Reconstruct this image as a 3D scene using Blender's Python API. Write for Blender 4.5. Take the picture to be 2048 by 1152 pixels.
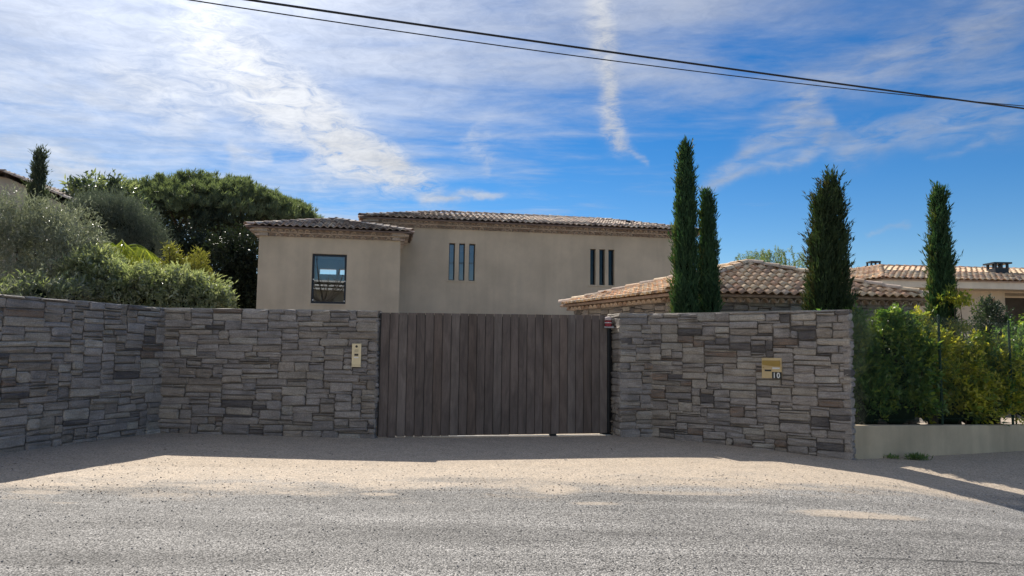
import bpy, math, random
import numpy as np
from mathutils import Vector, Matrix
random.seed(7); rng = np.random.default_rng(11)
sc = bpy.context.scene
for o in list(bpy.data.objects): bpy.data.objects.remove(o)
COL = sc.collection
rad = math.radians

# ------------------------------------------------------------------ camera
F = 1462.0; PITCH = rad(4.965); ROLL = rad(0.74); CAMZ = 1.6
_f = Vector((0, math.cos(PITCH), math.sin(PITCH)))
_r0 = Vector((1, 0, 0)); _u0 = Vector((0, -math.sin(PITCH), math.cos(PITCH)))
_r = _r0*math.cos(ROLL) + _u0*math.sin(ROLL); _u = _u0*math.cos(ROLL) - _r0*math.sin(ROLL)
cam_d = bpy.data.cameras.new('camera'); cam = bpy.data.objects.new('camera', cam_d); COL.objects.link(cam)
cam.matrix_world = Matrix(((_r.x, _u.x, -_f.x, 0), (_r.y, _u.y, -_f.y, 0), (_r.z, _u.z, -_f.z, CAMZ), (0, 0, 0, 1)))
cam_d.sensor_width = 36; cam_d.lens = 36*F/2048; cam_d.clip_end = 2000; cam_d.clip_start = 0.05
sc.camera = cam
def at(px, py, Y):
    d = _f + _r*((px-1024)/F) + _u*((576-py)/F)
    t = Y/d.y
    return Vector((d.x*t, Y, CAMZ + d.z*t))
def aim(px, py):
    d = (_f + _r*((px-1024)/F) + _u*((576-py)/F)).normalized()
    return math.atan2(d.x, d.y), math.asin(d.z)

# ------------------------------------------------------------------ light, sky
SUN_AZ = rad(27.2); SUN_EL = rad(37.6)          # azimuth measured to the left of +Y
S = Vector((-math.sin(SUN_AZ)*math.cos(SUN_EL), math.cos(SUN_AZ)*math.cos(SUN_EL), math.sin(SUN_EL)))
sun_d = bpy.data.lights.new('sun', 'SUN'); sun_d.energy = 3.5; sun_d.angle = rad(0.53); sun_d.color = (1.0, 0.93, 0.83)
sun = bpy.data.objects.new('sun', sun_d); COL.objects.link(sun)
sun.rotation_euler = (-S).to_track_quat('-Z', 'Y').to_euler(); sun.location = S*60
sc.view_settings.view_transform = 'Standard'; sc.view_settings.look = 'None'
sc.view_settings.gamma = 1.0; sc.view_settings.use_curve_mapping = False
sc.view_settings.exposure = 1.0
sc.render.engine = 'CYCLES'
sc.cycles.use_denoising = True
sc.cycles.max_bounces = 7; sc.cycles.transparent_max_bounces = 8
sc.cycles.sample_clamp_indirect = 6

class G:
    """small node-graph helper"""
    def __init__(s, nt): s.nt = nt; s.x = 0
    def n(s, typ, **kw):
        nd = s.nt.nodes.new(typ)
        for k, v in kw.items(): setattr(nd, k, v)
        return nd
    def put(s, sock, v):
        if isinstance(v, bpy.types.NodeSocket): s.nt.links.new(v, sock)
        else:
            try: sock.default_value = v
            except Exception: sock.default_value = tuple(v)+(1,) if len(v) == 3 else v
    def m(s, op, a, b=None, c=None, clamp=False):
        nd = s.n('ShaderNodeMath', operation=op, use_clamp=clamp)
        s.put(nd.inputs[0], a)
        if b is not None: s.put(nd.inputs[1], b)
        if c is not None: s.put(nd.inputs[2], c)
        return nd.outputs[0]
    def ss(s, v, lo, hi, a=0.0, b=1.0):
        nd = s.n('ShaderNodeMapRange', interpolation_type='SMOOTHSTEP')
        s.put(nd.inputs[0], v); s.put(nd.inputs[1], lo); s.put(nd.inputs[2], hi); s.put(nd.inputs[3], a); s.put(nd.inputs[4], b)
        return nd.outputs[0]
    def mix(s, f, a, b, typ='MIX'):
        nd = s.n('ShaderNodeMix', data_type='RGBA', blend_type=typ)
        s.put(nd.inputs[0], f); s.put(nd.inputs[6], a); s.put(nd.inputs[7], b)
        return nd.outputs[2]
    def noise(s, vec, scale, detail=3, rough=0.55, dist=0.0):
        nd = s.n('ShaderNodeTexNoise')
        if vec is not None: s.nt.links.new(vec, nd.inputs['Vector'])
        nd.inputs['Scale'].default_value = scale; nd.inputs['Detail'].default_value = detail
        nd.inputs['Roughness'].default_value = rough; nd.inputs['Distortion'].default_value = dist
        return nd
    def vor(s, vec, scale, feature='F1'):
        nd = s.n('ShaderNodeTexVoronoi', feature=feature)
        s.nt.links.new(vec, nd.inputs['Vector']); nd.inputs['Scale'].default_value = scale
        return nd
    def mapping(s, vec, loc=(0, 0, 0), rot=(0, 0, 0), scale=(1, 1, 1)):
        nd = s.n('ShaderNodeMapping')
        s.nt.links.new(vec, nd.inputs[0]); s.put(nd.inputs[1], loc); s.put(nd.inputs[2], rot); s.put(nd.inputs[3], scale)
        return nd.outputs[0]
    def ramp(s, v, stops):
        nd = s.n('ShaderNodeValToRGB'); s.nt.links.new(v, nd.inputs[0])
        e = nd.color_ramp.elements
        while len(e) < len(stops): e.new(0.5)
        for el, (p, c) in zip(e, stops):
            el.position = p; el.color = tuple(c)+(1,) if len(c) == 3 else c
        return nd.outputs[0]
    def xyz(s, x, y, z=0.0):
        nd = s.n('ShaderNodeCombineXYZ'); s.put(nd.inputs[0], x); s.put(nd.inputs[1], y); s.put(nd.inputs[2], z)
        return nd.outputs[0]
    def sep(s, v):
        nd = s.n('ShaderNodeSeparateXYZ'); s.nt.links.new(v, nd.inputs[0]); return nd.outputs
    def bump(s, h, strength=0.5, dist=0.01):
        nd = s.n('ShaderNodeBump'); s.nt.links.new(h, nd.inputs['Height'])
        nd.inputs['Strength'].default_value = strength; nd.inputs['Distance'].default_value = dist
        return nd.outputs[0]

world = bpy.data.worlds.new('World'); sc.world = world; world.use_nodes = True
def build_sky():
    nt = world.node_tree; nt.nodes.clear(); g = G(nt)
    out = g.n('ShaderNodeOutputWorld'); bg = g.n('ShaderNodeBackground')
    nt.links.new(bg.outputs[0], out.inputs[0]); bg.inputs[1].default_value = SKY_STRENGTH
    sky = g.n('ShaderNodeTexSky', sky_type='NISHITA')
    sky.sun_disc = False; sky.sun_elevation = SUN_EL; sky.sun_rotation = -SUN_AZ
    sky.altitude = 0; sky.air_density = 1.0; sky.dust_density = 0.0; sky.ozone_density = 3.0
    hs = g.n('ShaderNodeHueSaturation'); nt.links.new(sky.outputs[0], hs.inputs['Color'])
    hs.inputs['Saturation'].default_value = 1.42; hs.inputs['Value'].default_value = 0.47; hs.inputs['Hue'].default_value = 0.508
    base = hs.outputs[0]
    tc = g.n('ShaderNodeTexCoord'); d = tc.outputs['Generated']
    x, y, z = g.sep(d)
    az = g.m('ARCTAN2', x, y); el = g.m('ARCSINE', z)
    zc = g.m('MAXIMUM', z, 0.05)
    P = g.xyz(g.m('DIVIDE', x, zc), g.m('DIVIDE', y, zc), 0.0)           # flat cirrus layer
    AE = g.xyz(az, el, 0.0)
    # warp
    wn = g.noise(AE, 7.0, 5, 0.6)
    wv = g.n('ShaderNodeVectorMath', operation='SUBTRACT'); nt.links.new(wn.outputs['Color'], wv.inputs[0]); wv.inputs[1].default_value = (0.5, 0.5, 0.5)
    wsx, wsy, _ = g.sep(wv.outputs[0])
    azw = g.m('MULTIPLY_ADD', wsx, 0.10, az); elw = g.m('MULTIPLY_ADD', wsy, 0.075, el)
    # broad veils of cirrus
    Pm = g.mapping(P, rot=(0, 0, rad(32)), scale=(0.7, 1.6, 1))
    n1 = g.noise(Pm, 0.9, 8, 0.60, 0.55).outputs[0]
    Pm2 = g.mapping(P, loc=(3, 1, 0), rot=(0, 0, rad(-18)), scale=(1.0, 1.7, 1))
    n2 = g.noise(Pm2, 1.6, 9, 0.62, 0.4).outputs[0]
    veil = g.m('ADD', g.m('MULTIPLY', n1, 0.62), g.m('MULTIPLY', n2, 0.38))
    cover = g.ss(az, rad(-26), rad(24), 0.310, 0.025)                     # thicker towards the left
    cover = g.m('ADD', cover, g.ss(el, rad(10), rad(27), -0.17, 0.075))
    vd = g.ss(g.m('ADD', veil, cover), 0.44, 0.92)
    # single streaks
    fine = g.noise(g.mapping(AE, rot=(0, 0, rad(-14)), scale=(1.0, 3.0, 1)), 26.0, 9, 0.72, 0.8).outputs[0]
    fine2 = g.noise(g.mapping(AE, rot=(0, 0, rad(24)), scale=(0.7, 2.8, 1)), 20.0, 7, 0.62, 0.5).outputs[0]
    dens = vd
    def streak(p0, p1, w0, w1, amp, nz, soft=0.5):
        nonlocal dens
        (a0, e0), (a1, e1) = aim(*p0), aim(*p1)
        L = math.hypot(a1-a0, e1-e0); ux, uy = (a1-a0)/L, (e1-e0)/L
        dx = g.m('SUBTRACT', azw, a0); dy = g.m('SUBTRACT', elw, e0)
        s_ = g.m('DIVIDE', g.m('MULTIPLY_ADD', dx, ux, g.m('MULTIPLY', dy, uy)), L)
        t_ = g.m('MULTIPLY_ADD', dx, -uy, g.m('MULTIPLY', dy, ux))
        w = g.m('MULTIPLY_ADD', g.m('MINIMUM', g.m('MAXIMUM', s_, 0.0), 1.0), (w1-w0)/F, w0/F)
        q = g.m('DIVIDE', t_, w)
        gq = g.m('EXPONENT', g.m('MULTIPLY', g.m('MULTIPLY', q, q), -1.0))
        ends = g.m('MULTIPLY', g.ss(s_, -0.12, 0.12), g.ss(s_, 0.86, 1.12, 1.0, 0.0))
        v = g.m('MULTIPLY', g.m('MULTIPLY', gq, ends), g.ss(nz, 0.5-soft*0.5, 0.5+soft*0.4))
        dens = g.m('ADD', dens, g.m('MULTIPLY', v, amp))
    streak((380, 40), (850, 380), 54, 26, 1.9, fine, 0.40)
    streak((480, 150), (790, 375), 40, 32, 1.2, fine, 0.45)
    streak((640, 300), (800, 340), 66, 38, 1.0, fine, 0.45)
    streak((820, 402), (1010, 384), 12, 6, 1.1, fine2, 0.6)
    streak((1185, -40), (1235, 290), 30, 18, 1.3, fine, 0.45)
    streak((1232, 280), (1280, 325), 12, 6, 0.45, fine, 0.6)
    streak((470, 318), (565, 322), 22, 14, 0.8, fine2, 0.6)
    streak((930, 270), (985, 330), 30, 24, 0.35, fine, 0.4)
    streak((1420, 368), (1580, 330), 9, 10, 0.6, fine2, 0.7)
    streak((1575, 333), (1670, 255), 10, 16, 0.62, fine2, 0.6)
    streak((1440, 345), (1640, 225), 14, 46, 0.6, fine2, 0.5)
    streak((1560, 215), (2048, 20), 40, 55, 0.45, fine2, 0.5)
    streak((1660, 310), (2060, 190), 22, 40, 0.55, fine2, 0.5)
    streak((1850, 325), (2030, 255), 5, 7, 0.28, fine2, 0.8)
    streak((1735, 475), (1840, 450), 4, 4, 0.33, fine2, 0.8)
    streak((-40, 330), (250, 385), 46, 30, 0.85, fine2, 0.5)
    streak((60, 330), (330, 350), 26, 16, 0.5, fine2, 0.4)
    streak((-60, 160), (500, 240), 60, 60, 0.45, fine2, 0.5)
    streak((190, 130), (420, 200), 40, 60, 0.5, fine, 0.4)
    dens = g.m('MULTIPLY', dens, g.ss(el, rad(1), rad(8)))
    dens = g.m('MULTIPLY', g.m('SUBTRACT', 1.0, g.m('EXPONENT', g.m('MULTIPLY', g.m('MAXIMUM', dens, 0.0), -1.35))), 0.97)
    # brightness of the ice cloud: forward scattering round the sun
    cs = g.n('ShaderNodeVectorMath', operation='DOT_PRODUCT'); nt.links.new(d, cs.inputs[0]); cs.inputs[1].default_value = S
    c = g.m('MAXIMUM', cs.outputs['Value'], 0.0)
    ph = g.m('ADD', g.m('MULTIPLY', g.m('POWER', c, 9.0), CLOUD_A), g.m('MULTIPLY', g.m('POWER', c, 60.0), CLOUD_B))
    tex = g.m('ADD', g.m('MULTIPLY', fine, 0.6), g.m('MULTIPLY', n2, 0.6))
    lum = g.m('MULTIPLY', g.m('ADD', ph, CLOUD_0), g.ss(tex, 0.38, 0.82, 0.84, 1.20))
    cc = g.n('ShaderNodeVectorMath', operation='SCALE'); cc.inputs[0].default_value = (0.95, 0.975, 1.02); nt.links.new(lum, cc.inputs['Scale'])
    colr = g.mix(dens, base, cc.outputs[0])
    nt.links.new(colr, bg.inputs[0])
    try:
        world.cycles.sampling_method = 'MANUAL'; world.cycles.sample_map_resolution = 1024
    except Exception: pass
SKY_STRENGTH = 0.11; CLOUD_0 = 2.3; CLOUD_A = 3.1; CLOUD_B = 4.8
build_sky()

# ------------------------------------------------------------------ helpers
def link(o, parent=None):
    COL.objects.link(o)
    if parent is not None: o.parent = parent
    return o
def tag(o, label, cat, group=None, kind=None):
    o['label'] = label; o['category'] = cat
    if group: o['group'] = group
    if kind: o['kind'] = kind
    return o
def thing(name, label, cat, loc=(0, 0, 0), group=None):
    o = bpy.data.objects.new(name, None); COL.objects.link(o); o.location = loc; o.empty_display_size = 0.2
    tag(o, label, cat, group); BASE[o.name] = Vector(loc); return o
BASE = {}
def mesh_obj(name, verts, faces, mats, parent=None, midx=None, smooth=False, loc=None):
    me = bpy.data.meshes.new(name)
    if parent is not None and loc is None:
        off = world_of(parent); verts = [(v[0]-off.x, v[1]-off.y, v[2]-off.z) for v in verts]
    me.from_pydata([tuple(v) for v in verts], [], [tuple(f) for f in faces])
    for m in (mats if isinstance(mats, (list, tuple)) else [mats]): me.materials.append(m)
    if midx is not None: me.polygons.foreach_set('material_index', np.asarray(midx, dtype=np.int32))
    if smooth: me.polygons.foreach_set('use_smooth', np.ones(len(me.polygons), dtype=bool))
    me.update()
    o = bpy.data.objects.new(name, me); link(o, parent)
    if loc is not None: o.location = loc
    return o
def world_of(o):
    p = Vector((0, 0, 0))
    while o is not None: p = p + o.location; o = o.parent
    return p
class MB:
    """collects simple solids into one mesh"""
    def __init__(s): s.v = []; s.f = []; s.mi = []
    def add(s, v, f, mi=0):
        b = len(s.v); s.v += [Vector(p) for p in v]; s.f += [tuple(i+b for i in q) for q in f]; s.mi += [mi]*len(f)
    def box(s, O, U, V, W, u0, u1, v0, v1, w0, w1, mi=0):
        P = lambda a, b, c: O + U*a + V*b + W*c
        vs = [P(u0, v0, w0), P(u1, v0, w0), P(u1, v1, w0), P(u0, v1, w0), P(u0, v0, w1), P(u1, v0, w1), P(u1, v1, w1), P(u0, v1, w1)]
        s.add(vs, [(0, 3, 2, 1), (4, 5, 6, 7), (0, 1, 5, 4), (1, 2, 6, 5), (2, 3, 7, 6), (3, 0, 4, 7)], mi)
    def tube(s, pts, rads, n=8, cap=True, mi=0):
        pts = [Vector(p) for p in pts]; vs = []; fs = []
        ref = Vector((0.31, 0.17, 0.93))
        for i, p in enumerate(pts):
            t = (pts[min(i+1, len(pts)-1)]-pts[max(i-1, 0)]).normalized()
            a = t.cross(ref)
            if a.length < 1e-3: a = t.cross(Vector((1, 0, 0)))
            a.normalize(); b = t.cross(a)
            r = rads[i] if hasattr(rads, '__len__') else rads
            for k in range(n):
                an = 2*math.pi*k/n; vs.append(p + a*(r*math.cos(an)) + b*(r*math.sin(an)))
        for i in range(len(pts)-1):
            for k in range(n):
                k2 = (k+1) % n; fs.append((i*n+k, i*n+k2, (i+1)*n+k2, (i+1)*n+k))
        if cap:
            fs.append(tuple(range(n))[::-1]); fs.append(tuple((len(pts)-1)*n+k for k in range(n)))
        s.add(vs, fs, mi)
    def build(s, name, mats, parent=None, smooth=False, bevel=0):
        o = mesh_obj(name, s.v, s.f, mats, parent, s.mi, smooth)
        if bevel:
            md = o.modifiers.new('bevel', 'BEVEL'); md.width = bevel; md.segments = 2; md.limit_method = 'ANGLE'
        return o
X_, Y_, Z_ = Vector((1, 0, 0)), Vector((0, 1, 0)), Vector((0, 0, 1))
_gx = np.linspace(-40, 40, 1601)
_gz = np.interp(_gx, [-40, -12, -9, -7, -3, 0, 3.0, 6, 10.5, 14, 40], [.16, .13, .105, .085, .02, 0, 0, -.14, -.28, -.33, -.36])
_gz = np.convolve(np.pad(_gz, 30, mode='edge'), np.ones(61)/61, 'valid')
def gz(x, y=12.2):
    k = min(max((x-4.6)/2.2, 0), 1); k = k*k*(3-2*k)
    return float(np.interp(x, _gx, _gz)) - 0.05*k*min(max(12.2-y, 0), 3.2)

# ------------------------------------------------------------------ materials
def newmat(name):
    m = bpy.data.materials.new(name); m.use_nodes = True; nt = m.node_tree
    b = nt.nodes['Principled BSDF']; return m, G(nt), b
def plain(name, col, rough=0.6, metal=0.0, var=0.12, scale=6.0, bump=0.0, bdist=0.004, spec=0.5):
    m, g, b = newmat(name)
    tc = g.n('ShaderNodeTexCoord').outputs['Object']
    n = g.noise(tc, scale, 5, 0.6).outputs[0]
    k = g.ss(n, 0.25, 0.75, 1-var, 1+var)
    sc_ = g.n('ShaderNodeVectorMath', operation='SCALE'); sc_.inputs[0].default_value = col; g.nt.links.new(k, sc_.inputs['Scale'])
    g.nt.links.new(sc_.outputs[0], b.inputs['Base Color'])
    b.inputs['Roughness'].default_value = rough; b.inputs['Metallic'].default_value = metal
    b.inputs['Specular IOR Level'].default_value = spec
    if bump:
        n2 = g.noise(tc, scale*6, 4, 0.65).outputs[0]
        g.nt.links.new(g.bump(n2, bump, bdist), b.inputs['Normal'])
    return m
def stone_mat(name, col, col2):
    m, g, b = newmat(name)
    tc = g.n('ShaderNodeTexCoord').outputs['Object']
    oi = g.n('ShaderNodeObjectInfo')
    off = g.n('ShaderNodeVectorMath', operation='SCALE'); off.inputs[0].default_value = (37, 53, 71); g.nt.links.new(oi.outputs['Random'], off.inputs['Scale'])
    ad = g.n('ShaderNodeVectorMath', operation='ADD'); g.nt.links.new(tc, ad.inputs[0]); g.nt.links.new(off.outputs[0], ad.inputs[1])
    v = ad.outputs[0]
    lay = g.noise(g.mapping(v, scale=(1.0, 1.0, 5.5)), 5.0, 5, 0.6, 0.6).outputs[0]
    spk = g.noise(v, 46.0, 4, 0.7).outputs[0]
    blot = g.noise(v, 3.2, 3, 0.5).outputs[0]
    c = g.mix(g.ss(lay, 0.36, 0.66), col, col2)
    k = g.m('MULTIPLY', g.ss(spk, 0.25, 0.78, 0.72, 1.24), g.ss(blot, 0.3, 0.7, 0.84, 1.14))
    k = g.m('MULTIPLY', k, g.m('MULTIPLY_ADD', oi.outputs['Random'], 0.24, 0.88))
    s_ = g.n('ShaderNodeVectorMath', operation='SCALE'); g.nt.links.new(c, s_.inputs[0]); g.nt.links.new(k, s_.inputs['Scale'])
    g.nt.links.new(s_.outputs[0], b.inputs['Base Color'])
    b.inputs['Roughness'].default_value = 0.86; b.inputs['Specular IOR Level'].default_value = 0.3
    h = g.m('ADD', g.m('MULTIPLY', lay, 1.6), g.m('MULTIPLY', spk, 0.6))
    g.nt.links.new(g.bump(h, 0.75, 0.014), b.inputs['Normal'])
    return m
STONES = [stone_mat('stone_grey', (.375, .335, .300), (.300, .268, .242)),
          stone_mat('stone_beige', (.415, .368, .312), (.335, .296, .252)),
          stone_mat('stone_blue_grey', (.325, .295, .274), (.262, .240, .224)),
          stone_mat('stone_pale', (.450, .415, .365), (.360, .325, .280)),
          stone_mat('stone_dark', (.120, .110, .108), (.170, .152, .140)),
          stone_mat('stone_rust', (.250, .180, .135), (.220, .190, .165)),
          stone_mat('stone_brown', (.355, .305, .252), (.272, .235, .200))]
STONE_W = [0.40, 0.17, 0.20, 0.055, 0.040, 0.015, 0.12]
MORTAR = plain('mortar', (.165, .150, .135), 0.95, var=0.3, scale=8, bump=0.5)
CAP = plain('pale_mortar', (.42, .39, .34), 0.9, var=0.2, scale=9, bump=0.5)
# ------------------------------------------------------------------ ground, road
def ground_material(name, road):
    m, g, b = newmat(name)
    geo = g.n('ShaderNodeNewGeometry').outputs['Position']
    x, y, z = g.sep(geo)
    # sand and fine grit
    s1 = g.noise(geo, 2.3, 5, 0.6).outputs[0]; s2 = g.noise(geo, 60.0, 4, 0.7).outputs[0]; s3 = g.noise(geo, 240.0, 2, 0.6).outputs[0]
    sand = g.mix(g.ss(s1, 0.3, 0.7), (.535, .440, .335), (.455, .378, .292))
    gv = g.vor(geo, 58.0); cellv = g.sep(gv.outputs['Color'])[0]
    sand = g.mix(g.m('MULTIPLY', g.ss(cellv, 0.72, 0.86), 0.75), sand, (.250, .215, .180))
    sand = g.mix(g.m('MULTIPLY', g.ss(cellv, 0.02, 0.12, 1.0, 0.0), 0.6), sand, (.72, .64, .54))
    k = g.ss(s2, 0.2, 0.8, 0.72, 1.26)
    k = g.m('MULTIPLY', k, g.ss(s3, 0.25, 0.75, 0.85, 1.15))
    sv = g.n('ShaderNodeVectorMath', operation='SCALE'); g.nt.links.new(sand, sv.inputs[0]); g.nt.links.new(k, sv.inputs['Scale'])
    sand = sv.outputs[0]
    hs = g.m('ADD', g.m('MULTIPLY', s2, 0.7), g.m('MULTIPLY', g.m('SUBTRACT', 1.0, gv.outputs['Distance']), 0.5))
    if not road:
        g.nt.links.new(sand, b.inputs['Base Color'])
        g.nt.links.new(g.bump(hs, 0.55, 0.016), b.inputs['Normal'])
        b.inputs['Roughness'].default_value = 0.95; b.inputs['Specular IOR Level'].default_value = 0.2
        return m
    # chipped surface dressing
    va = g.vor(geo, 72.0); ca = g.sep(va.outputs['Color'])
    vb = g.vor(geo, 128.0); cb = g.sep(vb.outputs['Color'])
    chip = g.ramp(ca[0], [(0.0, (.060, .058, .056)), (0.22, (.170, .165, .157)), (0.55, (.315, .304, .285)), (0.82, (.465, .446, .415)), (1.0, (.74, .71, .67))])
    chip = g.mix(0.35, chip, g.ramp(cb[1], [(0.0, (.11, .11, .105)), (0.5, (.34, .33, .31)), (1.0, (.62, .60, .56))]))
    chip = g.mix(g.ss(va.outputs['Distance'], 0.45, 0.75), chip, (.075, .072, .070))
    big = g.noise(g.mapping(geo, scale=(0.35, 1.0, 1)), 1.3, 5, 0.6).outputs[0]
    wear = g.noise(g.mapping(geo, scale=(0.10, 1.6, 1)), 1.1, 4, 0.55).outputs[0]
    kk = g.m('MULTIPLY', g.ss(big, 0.28, 0.72, 0.84, 1.16), g.ss(wear, 0.3, 0.7, 0.70, 1.12))
    cv = g.n('ShaderNodeVectorMath', operation='SCALE'); g.nt.links.new(chip, cv.inputs[0]); g.nt.links.new(kk, cv.inputs['Scale'])
    asph = cv.outputs[0]
    # dark tar seam near the right
    sy = g.noise(geo, 3.0, 3).outputs[0]
    ln = g.m('ABSOLUTE', g.m('SUBTRACT', g.m('ADD', y, g.m('MULTIPLY', sy, 0.10)), 6.08))
    seam = g.m('MULTIPLY', g.m('MULTIPLY', g.ss(ln, 0.012, 0.040, 1.0, 0.0), g.ss(x, 2.4, 3.4)), g.ss(g.noise(geo, 8.0, 3).outputs[0], 0.38, 0.55))
    asph = g.mix(g.m('MULTIPLY', seam, 0.8), asph, (.035, .034, .034))
    # sand drifted over the edge
    bn = g.noise(g.mapping(geo, scale=(0.55, 1.4, 1)), 1.5, 6, 0.62).outputs[0]
    fn = g.noise(geo, 30.0, 4, 0.7).outputs[0]
    edge = g.m('SUBTRACT', y, g.m('MULTIPLY_ADD', x, 0.13, 8.92))
    e2 = g.m('ADD', edge, g.m('MULTIPLY', g.m('SUBTRACT', bn, 0.5), 3.4))
    e2 = g.m('ADD', e2, g.m('MULTIPLY', g.m('SUBTRACT', fn, 0.5), 2.6))
    f = g.ss(e2, -0.80, 0.75)
    pn = g.noise(g.mapping(geo, loc=(4.3, 2.1, 0), scale=(0.45, 1.9, 1)), 1.25, 5, 0.6).outputs[0]
    patch = g.m('MULTIPLY', g.ss(g.m('ADD', pn, g.m('MULTIPLY', g.m('SUBTRACT', fn, 0.5), 0.2)), 0.63, 0.72), g.ss(y, 6.9, 7.9))
    def blob(cx, cy, rx, ry, amp):
        qx = g.m('DIVIDE', g.m('SUBTRACT', x, cx), rx); qy = g.m('DIVIDE', g.m('SUBTRACT', y, cy), ry)
        q = g.m('ADD', g.m('MULTIPLY', qx, qx), g.m('MULTIPLY', qy, qy))
        q = g.m('ADD', q, g.m('MULTIPLY', g.m('SUBTRACT', bn, 0.5), 2.4)); q = g.m('ADD', q, g.m('MULTIPLY', g.m('SUBTRACT', fn, 0.5), 1.6))
        return g.m('MULTIPLY', g.ss(q, 0.35, 1.15, 1.0, 0.0), amp)
    for a in ((3.55, 7.72, 0.75, 0.20, 0.85), (0.52, 8.72, 0.35, 0.36, 1.0), (-1.45, 8.25, 0.22, 0.10, 0.8), (0.92, 7.95, 0.30, 0.10, 0.7), (2.0, 8.6, 0.8, 0.12, 0.6), (-5.0, 7.9, 0.3, 0.12, 0.7)):
        patch = g.m('MAXIMUM', patch, blob(*a))
    f = g.m('MAXIMUM', f, g.m('MULTIPLY', patch, 0.85))
    col = g.mix(f, asph, sand)
    g.nt.links.new(col, b.inputs['Base Color'])
    ha = g.m('ADD', g.m('MULTIPLY', g.m('SUBTRACT', 1.0, va.outputs['Distance']), 0.9), g.m('MULTIPLY', ca[1], 0.6))
    mh = g.n('ShaderNodeMix', data_type='FLOAT'); g.put(mh.inputs[0], f); g.put(mh.inputs[2], ha); g.put(mh.inputs[3], hs)
    g.nt.links.new(g.bump(mh.outputs[0], 0.8, 0.010), b.inputs['Normal'])
    b.inputs['Roughness'].default_value = 0.9; b.inputs['Specular IOR Level'].default_value = 0.3
    return m
M_ROAD = ground_material('road_chippings', True); M_SAND = ground_material('sandy_grit', False)
M_SOIL = plain('garden_soil', (.20, .165, .115), 0.95, var=0.35, scale=1.3, bump=0.6, bdist=0.03)

def sheet(name, xs, ys, zoff, mat, ylim=None):
    vs = []; fs = []
    for j, y in enumerate(ys):
        for x in xs:
            yy = y if ylim is None else ylim(x, j/(len(ys)-1))
            vs.append((x, yy, gz(x, yy)+zoff))
    n = len(xs)
    for j in range(len(ys)-1):
        for i in range(n-1): fs.append((j*n+i, j*n+i+1, (j+1)*n+i+1, (j+1)*n+i))
    o = mesh_obj(name, vs, fs, mat, smooth=True); o['kind'] = 'structure'; return o
nearx = list(np.arange(-16, 16.01, 0.25))
farx = [-900, -300, -120, -60, -30, -22] + nearx + [22, 30, 60, 120, 300, 900]
sheet('ground', farx, [-900, -300, -100, -40, -20, -10, 0, 5, 8, 9, 10, 11, 12.2, 20, 40, 80, 160, 320, 900], -0.06, M_SOIL)
edge_y = lambda x: 10.3 + 0.13*max(-14, min(14, x))
roadx = [-120, -60, -30, -22] + nearx + [22, 30, 60, 120]
sheet('road', roadx, list(range(24)), 0.0, M_ROAD, ylim=lambda x, t: -6 + (edge_y(x)+6)*t)
sheet('verge', roadx, list(range(40)), -0.004, M_SAND, ylim=lambda x, t: (edge_y(x)-1.2) + (24-edge_y(x)+1.2)*t)

# loose grit lying on road and verge
def grit(name, n, area, smin, smax, mats, label):
    vs = []; fs = []; mi = []
    for i in range(n):
        x, y = area()
        r = smin + (smax-smin)*random.random()**2.2
        b = len(vs); zz = gz(x, y)+0.002; a0 = random.random()*6.28
        ks = 5
        for (h, rr) in ((0.0, 1.0), (0.45, 1.0), (0.85, 0.55)):
            for k in range(ks):
                an = a0+2*math.pi*k/ks; q = r*rr*(0.75+0.5*random.random())
                vs.append((x+q*math.cos(an), y+q*math.sin(an)*0.8, zz+h*r))
        for L in range(2):
            for k in range(ks):
                k2 = (k+1) % ks; fs.append((b+L*ks+k, b+L*ks+k2, b+(L+1)*ks+k2, b+(L+1)*ks+k))
        fs.append(tuple(b+2*ks+k for k in range(ks)))
        q = random.randrange(len(mats)); mi += [q]*(2*ks+1)
    o = mesh_obj(name, vs, fs, mats, midx=mi)
    tag(o, label, 'gravel', kind='stuff')
GR = [plain('grit_pale', (.52, .48, .43), 0.9), plain('grit_grey', (.30, .29, .28), 0.9), plain('grit_tan', (.42, .33, .24), 0.9), plain('grit_dark', (.16, .15, .14), 0.9)]
def area_road():
    y = 4.6 + 5.6*random.random(); return (random.uniform(-1, 1)*(0.78*y+0.6), y)
def area_verge():
    y = random.gauss(9.7, 1.5); x = random.uniform(-7, 9); return (x, min(max(y, 8.0), 12.8))
def area_edge():
    x = random.uniform(-7.5, 8); return (x, 8.75+0.13*x+random.gauss(0, 0.35))
grit('loose_chippings', 4200, area_road, 0.003, 0.009, [GR[0], GR[1], GR[1], GR[0], GR[1], GR[3]], 'loose grey stone chippings scattered over the road surface')
grit('loose_gravel', 1500, lambda: area_edge() if random.random() < .5 else area_verge(), 0.003, 0.011, [GR[2], GR[2], GR[1], GR[0], GR[0], GR[2], GR[1], GR[2], GR[1], GR[3]], 'loose tan and grey gravel along the sandy road edge')
def litter():
    vs = []; fs = []
    for i in range(90):
        x = random.uniform(-7, 9); y = random.uniform(8.3, 12.6); a = random.random()*6.28
        l = random.uniform(.012, .035); w = l*0.35; z = gz(x, y)+0.008
        c, s = math.cos(a), math.sin(a); b = len(vs)
        for (u, v, h) in ((-l, 0, 0), (0, w, .006), (l, 0, .004), (0, -w, .007)): vs.append((x+u*c-v*s, y+u*s+v*c, z+h))
        fs.append((b, b+1, b+2, b+3))
    o = mesh_obj('leaf_litter', vs, fs, plain('dry_leaf', (.10, .07, .045), 0.9))
    tag(o, 'small dark dry leaves scattered on the sandy verge', 'leaves', kind='stuff')
litter()

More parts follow.
